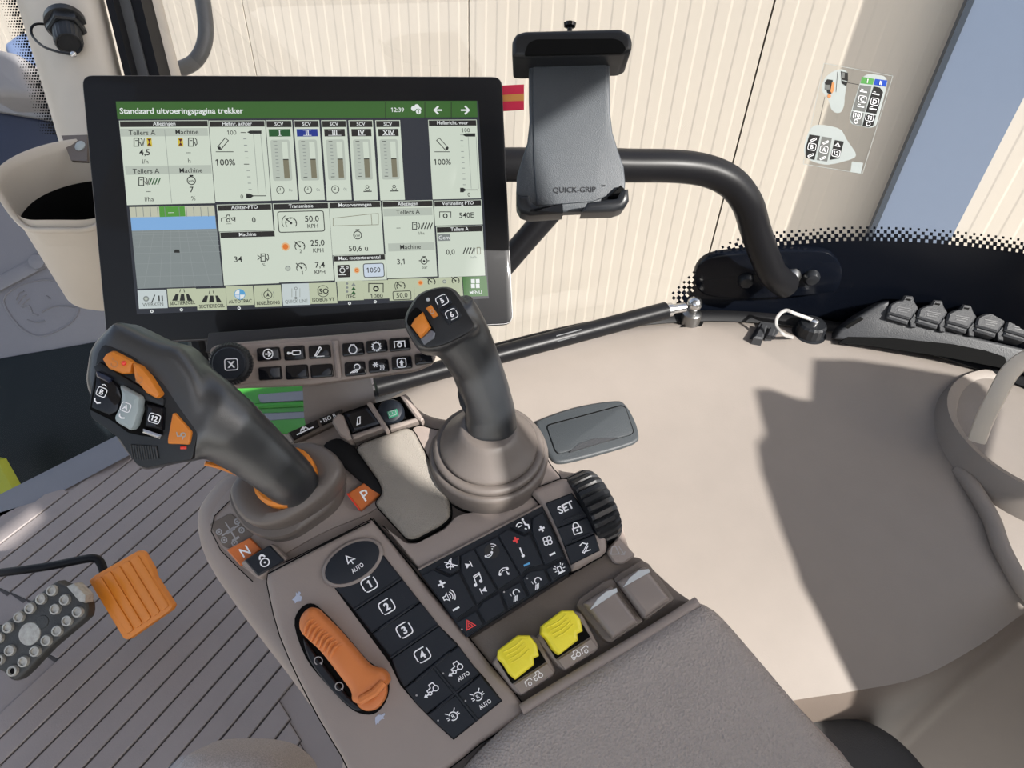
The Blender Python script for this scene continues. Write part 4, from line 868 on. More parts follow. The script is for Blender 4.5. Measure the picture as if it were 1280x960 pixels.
for px in ([(416, 530), (417, 525), (424, 518), (430, 521), (441, 550), (436, 552), (426, 546)], [(459, 506), (462, 503), (466, 505), (487, 538), (483, 541), (479, 536)], [(501, 496), (507, 494), (511, 497), (530, 525), (527, 528), (521, 524)]):
    wallplate('switch_cheek', px, .01, 'taupe')

# ================================================================ HYDRAULIC JOYSTICK
J = Fr(P(611, 566, .585), V((0, -.12, .99)), V((1, 0, 0)))
joy = thing('hydraulic_joystick', 'slim black joystick with keys 5 and 6 on a round ribbed taupe boot', 'joystick', J.o)
bx0 = .0465
m = MB()
prof = [(.0485, -.014), (.0485, .000), (.0475, .003), (.0450, .0042), (.0435, .0035), (.0447, .007), (.0440, .0095), (.0410, .0108), (.0380, .0100), (.0392, .0125), (.0380, .0145), (.0350, .0175), (.0295, .0245), (.0250, .031), (.0222, .0345), (.0205, .0355)]
for i in range(1): m.lathe(J.o, J.ez, prof, 'grip_rim', 48)
m.build('boot', joy, angle=60)
def sweep(m, secs, mt, n=20):
    """secs: (px,py,depth, half width px, half thickness m); the section's width lies across the picture direction"""
    C_ = [P(a, b, d) for a, b, d, w_, t in secs]; rings = []
    for i, (a, b, d, w_, t) in enumerate(secs):
        tg = (C_[min(i + 1, len(C_) - 1)] - C_[max(0, i - 1)]).normalized(); vw = (C_[i] - CAM).normalized()
        sd = tg.cross(vw).normalized(); th = sd.cross(tg).normalized(); wm = w_ / F * d
        rings.append([C_[i] + sd * wm * math.copysign(abs(math.cos(u)) ** .85, math.cos(u)) + th * t * math.copysign(abs(math.sin(u)) ** .85, math.sin(u)) for u in [2 * math.pi * k / n for k in range(n)]])
    m.loft(rings, mt); return m
def remesh(ob, vox, it, fac=.5):
    r = ob.modifiers.new('r', 'REMESH'); r.mode = 'VOXEL'; r.voxel_size = vox; r.use_smooth_shade = True
    s = ob.modifiers.new('s', 'SMOOTH'); s.iterations = it; s.factor = fac
HJ = Fr(P(553, 396, .49), V((.02, -.68, .73)), V((.87, .45, .2)))
m = MB(); sweep(m, [(614, 553, .572, 33, .019), (614, 535, .566, 33, .0195), (612, 512, .556, 31.5, .019), (605, 485, .543, 31, .0185), (594, 455, .530, 32, .018), (580, 428, .517, 36, .018), (566, 408, .508, 40, .018), (556, 396, .503, 42, .016)], 'grip_black')
head = crp([(511, 381), (524, 364), (552, 356), (571, 362), (590, 393), (598, 411), (572, 428), (546, 438), (524, 437), (516, 428), (505, 408), (505, 394)], 3)
m.prism(HJ, HJ.pts(head, 0), -.030, .0, .006, 'grip_black', 3)
g = m.build('grip', joy, sharp=False); remesh(g, .0016, 4)
z = .0012
face = crp([(514, 383), (526, 367), (552, 359), (568, 365), (586, 394), (593, 409), (570, 424), (546, 433), (527, 432), (510, 407), (509, 394)], 3)
m = MB(); m.prism(HJ, HJ.pts(face, z), -.006, z, .0015, 'black_satin', 2); m.build('face_plate', joy)
for nn, px, c in (('5', [(541, 372), (556, 365), (566, 378), (548, 387)], (552.5, 375.5)), ('6', [(549, 389), (567, 380), (577, 393), (575, 398), (561, 406)], (564.5, 393))):
    m = MB(); m.prism(HJ, HJ.pts(rnd(px, 3), z + .002), 0, z + .002, .0008, 'key_black', 1)
    p = Pen(m, icon(HJ, z + .0023, c[0], c[1], 27, 1)); b = rnd([(-7, -6), (7, -6), (7, 6), (-7, 6)], 3.5, 3); p.line(b[3:9], 1, 'white_print'); p.line(b[9:] + b[:1], 1, 'white_print'); p.text(nn, 0, 0, 6.4, 'white_print', 2, .5, 1, None, .5); m.build('number_key', joy, 'black key numbered ' + nn)
m = MB(); m.prism(HJ, HJ.pts([(532, 385), (539, 381), (548, 394), (542, 398)], z + .0014), 0, z + .0014, .0004, 'orange', 1); p = Pen(m, icon(HJ, z + .0017, 540, 389.5, -60, 1)); p.arc(0, 0, 2.4, .8, 'pale_print', 0, 360, 8); m.build('float_key', joy, 'small orange key')
m = MB(); m.prism(HJ, HJ.pts(rnd([(510, 394), (520, 383), (527, 389), (543, 412), (545, 420), (531, 431), (522, 420), (508, 404)], 4), z + .0006), 0, z + .0006, .0002, 'gap', 1); m.build('wheel_slot', joy)
m = MB(); m.prism(HJ, HJ.pts([(513, 406), (518, 397), (528, 389), (538, 408), (533, 414), (525, 422)], .008), -.002, .008, .003, 'orange', 2); m.build('proportional_wheel', joy, 'orange thumb roller')
m = MB(); m.prism(HJ, HJ.pts(rnd([(525, 423), (538, 412), (544, 415), (543, 422), (530, 431)], 2), z + .0016), 0, z + .0016, .001, 'sill_grey', 1); m.build('thumb_pad', joy, 'grey thumb rest')
m = MB(); m.ball(HJ.at(535, 374.5, z), .0014, 'chrome_led', 10); m.build('status_light', joy)
m = MB(); m.tube([P(577, 482, .535), P(581, 492, .539), P(584, 505, .543), P(585, 514, .547)], [.003, .0055, .0055, .003], 'key_black', 10); m.build('trigger_key', joy)

# ================================================================ DRIVE LEVER
lev = thing('drive_lever', 'big black drive lever with orange rockers, keys A, B and 12 on a taupe collar', 'joystick', K.at(358, 612, 0))
top = crp([(287, 612), (292, 634), (305, 650), (324, 657), (352, 653), (382, 638), (409, 618), (426, 594), (424, 575), (412, 562), (390, 552), (362, 555), (330, 572), (300, 592)], 4)
low = crp([(288, 622), (296, 645), (312, 664), (336, 674), (362, 671), (390, 654), (416, 634), (428, 612), (428, 590), (416, 570), (392, 558), (362, 560), (330, 576), (300, 598)], 4)
m = MB(); tl = ccw(K.pts(top, .034)); ll = ccw(K.pts(low, .004))
cx = sum(a for a, b in tl) / len(tl); cy = sum(b for a, b in tl) / len(tl)
def shr(p, f, fx=None):
    ax = sum(a for a, b in p) / len(p); ay = sum(b for a, b in p) / len(p); return [(ax + (a - ax) * f, ay + (b - ay) * f) for a, b in p]
R3 = lambda p, z: [K.w(a, b, z) for a, b in p]
m.loft([R3(shr(ll, .97), -.02), R3(ll, -.004), R3(ll, .007), R3(shr(ll, .965), .0095), R3(shr(tl, .95), .0105), R3(shr(tl, .985), .0125), R3(tl, .018), R3(tl, .030), R3(shr(tl, .975), .034), R3(shr(tl, .92), .0365), R3(shr(tl, .72), .0375), R3(shr(tl, .60), .034)], 'grip_rim'); m.build('collar', lev, angle=50)
m = MB(); oc = K.at(357, 597, .036); m.lathe(oc, (K.ez + V((-.1, .1, 0))).normalized(), [(.0235, -.01), (.0235, .0035), (.021, .006)], 'orange', 28); m.build('orange_ring', lev, 'orange ring round the foot of the lever')
LF = Fr(P(180, 500, .462), V((.05, -.74, .66)), V((.9, .1, .1)))
m = MB(); sweep(m, [(195, 503, .482, 72, .018), (222, 510, .482, 67, .018), (242, 515, .4825, 60, .0185), (260, 522, .484, 52, .0205), (282, 534, .491, 45, .0215), (312, 557, .506, 39, .021), (338, 579, .518, 35, .0205), (358, 596, .530, 33, .019), (366, 604, .538, 32, .018), (372, 611, .55, 28, .016)], 'grip_black', 24)
hd = crp([(102, 452), (107, 432), (132, 404), (143, 402), (190, 424), (222, 434), (248, 470), (258, 510), (256, 545), (246, 575), (214, 582), (178, 590), (165, 586), (140, 552), (119, 520), (100, 484)], 3)
m.prism(LF, LF.pts(hd, 0), -.036, .0, .010, 'grip_black', 4)
g = m.build('grip', lev, sharp=False); remesh(g, .0021, 12)
z = .0004
ins = [(121, 443), (128, 430), (140, 433), (168, 446), (205, 480), (222, 506), (247, 541), (240, 575), (214, 579), (180, 586), (169, 580), (148, 548), (113, 522), (111, 500), (117, 470)]
m = MB(); m.prism(LF, LF.pts(rnd(ins, 5), z), -.006, z, .001, 'black_satin', 2); m.build('inlay', lev)
m = MB(); m.prism(LF, LF.pts([(116, 458), (124, 452), (176, 484), (205, 498), (204, 508), (184, 502), (140, 478), (118, 464)], .003), -.002, .003, .0015, 'black_satin', 2); m.build('bridge', lev)
m = MB(); m.prism(LF, LF.pts(rnd([(112, 512), (120, 466), (140, 474), (180, 496), (206, 508), (203, 548), (178, 545), (160, 541), (140, 526)], 3), .0007), -.003, .0009, .0002, 'gap', 1); m.build('finger_well', lev)
for px, c, hh in (([(126, 449), (131, 442), (139, 438), (158, 448), (166, 453), (163, 467), (152, 468), (134, 461)], (143, 455), .006), ([(164, 453), (173, 457), (186, 471), (200, 493), (195, 499), (181, 491), (167, 474)], (174, 475), .0075)):
    m = MB(); m.prism(LF, LF.pts(rnd(px, 2, 2), hh), -.001, hh, .0025, 'orange', 2); p = Pen(m, icon(LF, hh + .0003, c[0], c[1], -35, 1)); p.arc(0, 0, 4, 1.1, 'brown_print', 200, 480, 10); p.line([(-4, 3), (-7, 5)], 1.1, 'brown_print'); m.build('speed_rocker', lev, 'orange rocker key')
m = MB(); m.tube(cr([P(256, 579, .498), P(270, 582, .502), P(290, 589, .508), P(312, 599, .518), P(333, 611, .53), P(350, 620, .542)], 5), .0018, 'orange', 8); m.build('orange_edge', lev, 'orange strip under the arm')
m = MB(); m.ball(LF.at(155, 454, .006), .0016, 'red_edge', 8); m.build('status_light', lev, 'red light')
m = MB(); m.prism(LF, LF.pts([(119, 465), (138, 474), (148, 485), (152, 497), (146, 515), (136, 520), (113, 510), (115, 497), (118, 482)], .006), -.001, .006, .002, 'gloss_black', 2); m.prism(LF, LF.pts([(119, 464), (138, 473), (135, 479), (120, 471)], .008), 0, .008, .001, 'blue_dark', 1)
p = Pen(m, icon(LF, .0063, 127, 490, -22, 1)); b = rnd([(-6, -5.5), (6, -5.5), (6, 5.5), (-6, 5.5)], 3, 3); p.line(b, 1, 'white_print', True); p.text('B', 0, 0, 6.5, 'white_print', 1.5, .5, 1, None, .5); p.line([(-5, -10), (-4, -13), (0, -15), (4, -13)], 1.7, 'white_print'); p.line([(-3, 8.5), (0, 10), (3, 8.5)], 1, 'white_print'); m.build('paddle_key', lev, 'glossy black paddle lettered B')
m = MB(); m.prism(LF, LF.pts(rnd([(147, 481), (175, 496), (173, 507), (174, 512), (167, 534), (162, 539), (143, 528), (141, 522), (149, 506), (150, 492)], 3), .009), -.001, .009, .003, 'grey_paddle', 2)
p = Pen(m, icon(LF, .0093, 157, 509, -22, 1)); p.line(rnd([(-6, -5.5), (6, -5.5), (6, 5.5), (-6, 5.5)], 3, 3), 1, 'white_print', True); p.text('A', 0, 0, 6.5, 'white_print', 1, .5, 1, None, .5); p.line([(-4, -10), (-3, -13), (0, -14.5), (4, -13)], 1.8, 'white_print'); m.build('paddle_key', lev, 'pale grey paddle lettered A')
m = MB(); m.prism(LF, LF.pts(rnd([(182, 504), (204, 510), (202, 539), (180, 534)], 2), .005), -.001, .005, .002, 'gloss_black', 2); p = Pen(m, icon(LF, .0053, 193, 523, -18, 1)); p.line(rnd([(-7, -5.5), (7, -5.5), (7, 5.5), (-7, 5.5)], 3, 3), 1, 'white_print', True); p.text('12', 0, 0, 6.3, 'white_print', 2, .5, 1, None, .5); m.build('number_key', lev, 'black key numbered 12')
m = MB(); m.prism(LF, LF.pts([(178, 536), (201, 544), (199, 549), (177, 541)], .006), -.001, .006, .001, 'silver', 1); m.build('key_bar', lev, 'short silvery bar')
m = MB(); m.prism(LF, LF.pts(rnd([(215, 517), (218, 516), (239, 540), (236, 556), (209, 555), (209, 549)], 2), .003), -.001, .003, .0012, 'orange', 2); p = Pen(m, icon(LF, .0033, 226, 544, -10, 1)); p.line([(-6, 3), (-4, -2), (0, -1), (0, 3)], 1.2, 'pale_print'); p.arc(3, 1, 2.6, 1.1, 'pale_print', 0, 360, 9); p.line([(3, -2), (3, -5)], 1.1, 'pale_print'); m.build('resume_key', lev, 'orange wedge shaped key')
m = MB(); m.prism(LF, LF.pts([(225, 558), (232, 558), (232, 561.5), (225, 561.5)], .002), 0, .002, .0004, 'red_edge', 1); m.build('status_light', lev, 'red light')
for i in range(11):
    x = 163 + i * 3.1; m = MB(); m.tube([LF.at(x, 556 + i * .2, .0012), LF.at(x + 3, 575 - abs(i - 5) * .2, .0012)], .0007, 'black_satin', 6); m.build('grip_rib', lev)
m = MB(); sweep(m, [(170, 418, .492, 5, .005), (190, 425, .492, 8, .006), (212, 434, .492, 6, .005)], 'socket_grey', 10); m.build('rear_key', lev)
# ================================================================ KEYPAD UNDER THE DISPLAY
Q = frame(400, 450, .572, (.12, -.72, .68), (.983, .195, -.0236))
kpd = thing('display_keypad', 'taupe keypad bar with a round dial and black keys below the touch display', 'keypad', Q.at(405, 470, -.03))
def qs(name, px, z0, z1, bev, mt, r=0, label=None, parent=None):
    m = MB(); m.prism(Q, Q.pts(rnd(px, r, 3) if r else px, z1), z0, z1, bev, mt, 2); return m.build(name, parent or kpd, label)
qs('housing', rnd([(262, 432), (300, 427), (420, 418), (536, 407), (546, 440), (543, 454), (520, 464), (390, 482), (275, 486), (263, 470)], 9, 4), -.02, 0, .004, 'taupe')
qs('shade_backing', [(256, 440), (260, 416), (540, 396), (548, 430)], -.06, -.022, .002, 'black_matte')  # dark sheet added for the shadow between keypad and display
qs('left_plate', [(262, 434), (416, 424), (420, 470), (390, 474), (276, 481), (266, 466)], -.002, .0012, .001, 'taupe', 6)
m = MB(); m.tube([Q.at(419, 426, .001), Q.at(424, 472, .001)], .0028, 'taupe', 8); m.build('divider', kpd)
m = MB(); dc = Q.at(290, 455, 0); N_ = 40
prof = [(.0168, 0), (.0168, .005), (.0150, .0075), (.0138, .0078)]
rings = []
for r, h in prof: rings.append([dc + Q.ez * h + (Q.ex * math.cos(2 * math.pi * k / 80) + Q.ey * math.sin(2 * math.pi * k / 80)) * r * (1 - .04 * (k % 2)) for k in range(80)])
m.loft(rings, 'black_satin'); dl = m.build('dial_ring', kpd, angle=20)
m = MB(); m.lathe(dc + Q.ez * .002, Q.ez, [(.0128, 0), (.0128, .007), (.0118, .008)], 'key_black', 32); p = Pen(m, icon(Q, .0103, 289, 455.5, 3, 1)); p.box(-8, -7, 8, 7, 3, 1.3, 'white_print', 1); p.text('X', 0, 0, 7.6, 'white_print', 2.4, .5, 1, None, .5); m.build('dial_cap', kpd, 'black dial cap lettered X')
def k_ic(p, k):
    W = 'white_print'
    if k == 0: p.arc(0, 0, 6, 1.3, W, n=16); p.line([(-3.5, 0), (3.5, 0)], 1.8, W); p.line([(0, 3), (3.5, 0), (0, -3)], 1.8, W)
    if k == 1: p.line([(-8, 0), (-2, 0)], 1.6, W); p.line(rnd([(-2, -2.4), (8, -2.4), (8, 2.4), (-2, 2.4)], 1.5, 2), 1.3, W, True); p.disc(-7, 0, 1.8, W, 1)
    if k == 2: p.line(rnd([(-6, -5), (-4, -5), (3, 4), (1, 6)], .8, 2), 1.3, W, True); p.line([(-4, -6), (6, -6)], 1, W)
    if k == 3: p.arc(0, -.5, 5, 1.3, W, 120, 420, 16); p.line([(-2.6, 5.5), (2.6, 5.5)], 1.4, W); p.line([(-2.6, 5.5), (-2.6, 3.5)], 1.2, W); p.line([(2.6, 5.5), (2.6, 3.5)], 1.2, W)
    if k == 4:
        p.arc(0, 0, 4.6, 1.3, W, n=16)
        for i in range(12): a = R_(30 * i); p.line([(4.6 * math.cos(a), 4.6 * math.sin(a)), (6.4 * math.cos(a), 6.4 * math.sin(a))], 1.3, W)
    if k == 5: p.line([(-6.5, -4), (-6.5, 4), (6.5, 4), (6.5, -4)], 1.2, W); p.arc(0, -.4, 2.4, 1.8, W, n=10)
    if k == 6:
        p.arc(3, 2, 3.6, 1.3, W, -40, 200, 10)
        for i in range(4): p.line([(1.5 + i * 1.2, -.5), (-6 + i * 2.6, -5)], 1, W)
    if k == 7:
        for a in (0, 60, 120): p.line([(-3.5 + 3.6 * math.cos(R_(a)), 2 + 3.6 * math.sin(R_(a))), (-3.5 - 3.6 * math.cos(R_(a)), 2 - 3.6 * math.sin(R_(a)))], 1.3, W)
        for i in range(3): p.line([(2 + i * 2, -5), (3 + i * 2, -2), (2 + i * 2, 1)], 1, W)
    if k == 8: p.box(-5.5, -5.5, 5.5, 5.5, 3, 1.2, W, 1); p.poly([(-1.5, -4), (1.5, -4), (1.5, 0), (3, 0), (0, 4), (-3, 0), (-1.5, 0)], W, 1)
kx = [((320, 434), (350, 451), 0), ((354, 432), (381, 450), 1), ((385, 431), (413, 448), 2), ((322, 458), (352, 475), -1), ((356, 456), (385, 474), -1), ((387, 455), (416, 472), -1), ((427, 428), (455, 445), 3), ((457, 425), (484, 441), 4), ((486, 422), (513, 439), 5), ((430, 452), (457, 470), 6), ((460, 449), (486, 466), 7), ((489, 445), (515, 462), 8), ((518, 441), (541, 456), -1)]
for (x0, y0), (x1, y1), k in kx:
    m = MB(); t = 2 if k in (0, 1, 2) or k < 0 and x0 < 420 else 3
    px = [(x0, y0 + 1), (x1 - 1, y0 - 1), (x1 + 1, y1 - t + 1), (x0 + 1, y1 + 1)]
    m.prism(Q, Q.pts(rnd(px, 3), .004), -.002, .004, .0015, 'gloss_black', 2)
    if k >= 0: k_ic(Pen(m, icon(Q, .0043, (x0 + x1) / 2, (y0 + y1) / 2, 4, 1)), k)
    m.build('key', kpd)
m = MB(); m.loft([[P(a, b, d) for a, b, d in ((378, 476, .60), (462, 468, .60), (462, 468, .635), (378, 476, .635))], [P(a, b, d) for a, b, d in ((380, 520, .608), (470, 503, .608), (470, 503, .64), (380, 520, .64))], [P(a, b, d) for a, b, d in ((386, 556, .612), (486, 540, .612), (486, 540, .64), (386, 556, .64))]], 'taupe_gloss'); m.build('post', kpd)
m = MB(); m.tube([MF.at(400, 390, -.046), P(408, 440, .645), P(418, 500, .632)], .015, 'taupe', 12); m.build('neck', kpd)

# ================================================================ PHONE HOLDER
H = frame(715, 170, .553, (-.02, -.75, .66), (1, .02, .0))
ph = thing('phone_holder', 'empty black spring clamp phone holder fixed to the black grab rail', 'phone holder', H.at(715, 200, -.03))
def hs_(name, px, z0, z1, bev, mt='holder_black', r=0, label=None):
    m = MB(); m.prism(H, H.pts(rnd(px, r, 3) if r else px, z1), z0, z1, bev, mt, 3); return m.build(name, ph, label)
half = [(661, 68), (661, 120), (662, 150), (659, 178), (652, 200), (646, 220), (645, 242), (649, 256), (660, 264), (705, 265)]
hr = [(733, 264), (768, 262), (780, 250), (782, 228), (780, 208), (773, 188), (766, 165), (763, 140), (762, 68)]
hs_('back_plate', half + hr, -.012, .0, .002)
hs_('centre_panel', [(666, 72), (758, 70), (759, 245), (740, 252), (704, 255), (671, 257), (667, 200)], -.002, .0012, .0006, r=2)
m = MB(); p = Pen(m, icon(H, .0015, 680, 78.5, -1, 1)); p.text('RAM', 0, 0, 6.5, 'black_satin', .3, .5, 1, None, .5); m.build('moulded_lettering', ph)
m = MB(); p = Pen(m, icon(H, .0015, 718, 237, 1, 1)); p.text('QUICK-GRIP', 0, 0, 6.8, 'black_satin', .3, .5, 1, 60, .5); p.text('TM', 36, 3, 2.6, 'black_satin', .3, .5, 1); m.build('moulded_lettering', ph)
top_ = [(640, 70), (640, 50), (645, 41), (656, 37.5), (716, 36), (776, 34.5), (788, 41), (791, 50), (790, 62), (780, 67), (650, 71)]
hs_('top_clamp', rnd(top_, 3, 2), -.02, .020, .004, 'black_satin')
m = MB(); m.prism(H, H.pts(rnd([(656, 66), (660, 54), (670, 49), (768, 48), (778, 52), (783, 62), (778, 66), (656, 69)], 4), .0205), .01, .0206, .0002, 'gap', 1); m.build('clamp_recess', ph)
m = MB(); kb = H.at(712, 40, -.002); m.lathe(kb, H.ey, [(.002, -.004), (.002, .003), (.0045, .004), (.005, .0065), (.003, .0075)], 'gloss_black', 10); m.build('release_knob', ph)
for px in ([(645, 240), (652, 243), (662, 243), (664, 252), (672, 257), (703, 254), (704, 266), (662, 269), (650, 265), (645, 256)], [(727, 265), (735, 252), (772, 247), (778, 236), (786, 235), (787, 250), (780, 260), (768, 264)]):
    m = MB(); m.prism(H, H.pts(px, .018), -.006, .018, .004, 'black_satin', 3); m.build('lower_jaw', ph)
m = MB(); m.prism(H, H.pts([(760, 246), (776, 231), (781, 236), (772, 248)], .006), 0, .006, .001, 'gap', 1); m.build('jaw_recess', ph)
m = MB(); m.lathe(H.at(700, 206, -.01), -H.ez, [(.018, 0), (.018, .01), (.012, .02), (.014, .05), (.014, .13)], 'black_matte', 18); m.build('ball_mount', ph)

# ================================================================ GRAB RAIL
tubep = [P(x, y, d) for x, y, d in ((470, 205, .70), (640, 206, .70), (720, 205, .705), (785, 207, .715), (845, 208, .725), (885, 214, .735), (915, 229, .745), (934, 254, .76), (944, 286, .785), (955, 318, .81), (966, 342, .835), (982, 356, .86))]
rail = thing('grab_rail', 'thick black bent tube grab rail ending in an oval foot plate on the window', 'grab rail', onglass(965, 350, .01))
m = MB(); m.tube(cr(tubep, 6), .0163, 'tube_black', 20); m.build('tube', rail, angle=60)
m = MB(); m.tube([P(710, 240, .735), P(664, 292, .755), (P(600, 366, .775))], .0125, 'tube_black', 16); m.build('brace', rail)
PNn = (onglass(900, 345) - onglass(1050, 345)).cross(V((0, 0, 1))); PNn = PNn if PNn.dot(CAM - onglass(970, 345)) > 0 else -PNn
PF = Fr(onglass(970, 345, .006), PNn, V((1, -.1, 0)))
m = MB(); m.prism(PF, PF.pts(crp([(868, 346), (876, 330), (896, 320), (950, 315), (1010, 314), (1038, 318), (1052, 334), (1052, 350), (1044, 364), (1010, 370), (940, 374), (890, 372), (872, 362)], 3), .008), -.004, .008, .003, 'frit', 2); m.build('foot_plate', rail)
for x, y in ((932, 350), (1014, 346)):
    m = MB(); m.lathe(PF.at(x, y, .008), PF.ez, [(.010, -.002), (.010, .003), (.007, .008), (.003, .009)], 'black_satin', 12); m.build('bolt', rail)
m = MB(); m.lathe(PF.at(990, 345, .008), PF.ez, [(.011, -.002), (.010, .004), (.006, .009), (.001, .010)], 'steel_dark', 10); m.build('weld_nut', rail, 'bright metal nut')

# ================================================================ GAS STRUT
ga, gb, gc = onz(500, 474, .63), onz(832, 388, .632), onz(856, 384, .632)
st = thing('gas_strut', 'black gas strut with a silver ball joint lying along the window foot', 'gas strut', onz(862, 402, .60))
m = MB(); m.tube([onz(470, 484, .628), gb], .0105, 'tube_black', 16); cy = m.build('cylinder', st)
m = MB(); dv = (gb - ga).normalized(); sideways = V((0, 0, 1)).cross(dv).normalized(); tp = ga.lerp(gb, .62)
for k in range(3):
    fr = Fr(tp + (CAM - tp).normalized() * .0110, CAM - tp, dv); Pen(m, lambda x, y, h, f=fr: f.w(x, y, h)).text(('GAS 0420N', 'DO NOT OPEN', '21 07')[k] if False else '', 0, 0, .002, 'grey_print')
for k in range(3):
    a = tp + (CAM - tp).normalized() * .0109 + (V(up) - dv * V(up).dot(dv)).normalized() * (.003 - .003 * k)
    m.poly([a - dv * .02 + V(up) * .0006, a + dv * (.012 - .004 * k) + V(up) * .0006, a + dv * (.012 - .004 * k) - V(up) * .0006, a - dv * .02 - V(up) * .0006], 'pocket_grey')
m.build('print_lines', st, 'faint grey print')
m = MB(); m.tube([gb, gb.lerp(gc, .3), gb.lerp(gc, .3), gc], [.0085, .0085, .006, .006], 'silver', 14); m.build('end_fitting', st, 'silver end fitting')
m = MB(); bt = onz(862, 404, .602); m.lathe(bt, V((0, 0, 1)), [(.012, 0), (.012, .016), (.010, .018), (.0055, .019), (.0055, .026)], 'steel_dark', 20); m.ball(bt + V((0, 0, .030)), .0095, 'silver', 16); m.build('ball_stud', st, 'silver ball stud')
m = MB(); zf = Fr(V((0, 0, .602)), V((0, 0, 1)), V((1, 0, 0)))
m.prism(zf, zf.pts(rnd([(846, 412), (866, 398), (880, 402), (876, 410), (852, 416)], 2)), -.004, .0015, .0004, 'gap', 1); m.build('stud_plate', st)

# ================================================================ SMALL FITTINGS ON THE SIDE CONSOLE
sk_ = thing('round_socket', 'round black screw cap socket tethered by a grey strap beside the gas strut', 'socket', onz(1008, 422, .603))
b0 = onz(1010, 420, .600)
m = MB(); N_ = 36; ring = lambda r, h, k_=0: [b0 + V((math.cos(2 * math.pi * i / N_), math.sin(2 * math.pi * i / N_), 0)) * r * (1 - k_ * (i % 2)) + V((0, 0, h)) for i in range(N_)]
m.loft([ring(.021, 0), ring(.021, .004), ring(.0175, .005), ring(.0175, .018, .06), ring(.015, .021), ring(.006, .022)], 'black_satin'); m.build('screw_cap', sk_, angle=25)
m = MB(); m.lathe(b0 + V((0, 0, .021)), V((0, 0, 1)), [(.006, 0), (.006, .004), (.003, .006)], 'silver', 14); m.build('rivet', sk_, 'bright rivet')
m = MB(); pts = cr([b0 + V((0, 0, .0245)), P(994, 392, .872), P(982, 388, .873), P(972, 396, .872), P(971, 408, .868), P(980, 418, .862), onz(991, 422, .604)], 6); m.tube(pts, .0022, 'strap_grey', 8, flat=.5); m.build('tether_strap', sk_, 'pale grey tether strap')
for x, y in ((992, 421), (1022, 423), (1031, 407)):
    m = MB(); m.lathe(onz(x, y, .601), V((0, 0, 1)), [(.0055, 0), (.005, .002), (.002, .003)], 'silver', 12); m.build('screw', sk_, 'silver screw')
cl = MB(); fr = Fr(V((0, 0, .602)), V((0, 0, 1)), V((1, 0, 0)))
cp = thing('plug_cover', 'small grey rubber plug cover on the ledge left of the round socket', 'plug cover', onz(950, 418, .602))
m = MB(); m.prism(fr, fr.pts([(936, 425), (950, 404), (971, 408), (972, 418), (966, 426)]), -.004, .004, .001, 'socket_grey', 1); m.build('base', cp)
m = MB(); m.prism(fr, fr.pts([(942, 421), (952, 403), (960, 406), (954, 423)], .012), 0, .012, .002, 'socket_grey', 1); m.prism(fr, fr.pts([(957, 421), (963, 408), (970, 411), (966, 421)], .008), 0, .008, .0015, 'socket_grey', 1); m.build('flap', cp)

# strip of five covered sockets
ss = thing('socket_strip', 'dark grey strip of covered power sockets with flip lids under the window', 'socket strip', onz(1160, 440, .603))
S2 = frame(1170, 430, .852, (-.22, -.80, .56), (.93, .37, 0))
m = MB(); m.prism(S2, S2.pts([(1042, 424), (1050, 412), (1070, 397), (1100, 379), (1112, 376), (1112, 395), (1138, 404), (1200, 417), (1330, 448), (1345, 480), (1290, 470), (1262, 462), (1180, 444), (1090, 430)], .0), -.03, .0, .004, 'socket_grey', 3); m.build('base', ss)
m = MB(); m.prism(S2, S2.pts([(1048, 429), (1060, 421), (1110, 422), (1190, 430), (1232, 438), (1256, 446), (1262, 462), (1180, 446), (1090, 433)], .001), -.002, .0006, .0002, 'gap', 1); m.build('under_gap', ss)
m = MB(); m.prism(S2, S2.pts([(1056, 408), (1076, 396), (1080, 399), (1060, 411)], .001), -.002, .0006, .0002, 'gap', 1); m.build('cable_hole', ss)
L2 = frame(1190, 395, .86, (-.1, -.55, .83), (.93, .37, 0))
for i in range(5):
    dx, dy = 36.5 * i, (0, 5.6, 11, 16.2, 22)[i]
    T = lambda l: [(a + dx, b + dy) for a, b in l]
    L2 = Fr(S2.at(1124 + dx, 396 + dy, -.006), V((-.1, -.55, .83)), V((.93, .37, 0)))
    m = MB(); m.prism(L2, L2.pts(rnd(T([(1110, 391), (1113, 380), (1122, 375.5), (1128, 375), (1131, 368.5), (1142, 369.5), (1144, 377), (1149, 385), (1138, 399)]), 1.5, 2), .012), -.012, .012, .002, 'socket_grey', 1)
    m.prism(L2, L2.pts(T([(1133, 373), (1139, 374), (1138, 376), (1132, 375)]), .0125), .011, .0125, 0, 'gap')
    lid = m.build('socket_lid', ss)
    m = MB(); p = Pen(m, icon(L2, .0124, 1130 + dx, 387 + dy, -12, 1))
    for k in range(3): p.line([(-9 + k, 2 - 2.6 * k), (9 - 2 * k, 2.6 - 2.6 * k)], .7, 'steel_dark')
    m.build('embossed_lines', lid)
    m = MB(); m.prism(L2, L2.pts(rnd(T([(1110, 391.5), (1137, 399.5), (1135, 405), (1109, 397)]), 1, 2), .010), -.012, .010, .002, 'socket_grey', 1); m.build('hinge', lid)
    m = MB(); m.prism(S2, S2.pts(T([(1137, 400), (1143, 392), (1145, 394), (1145, 410), (1138, 409)]), .004), -.01, .004, .001, 'socket_grey', 1); m.build('divider', ss)

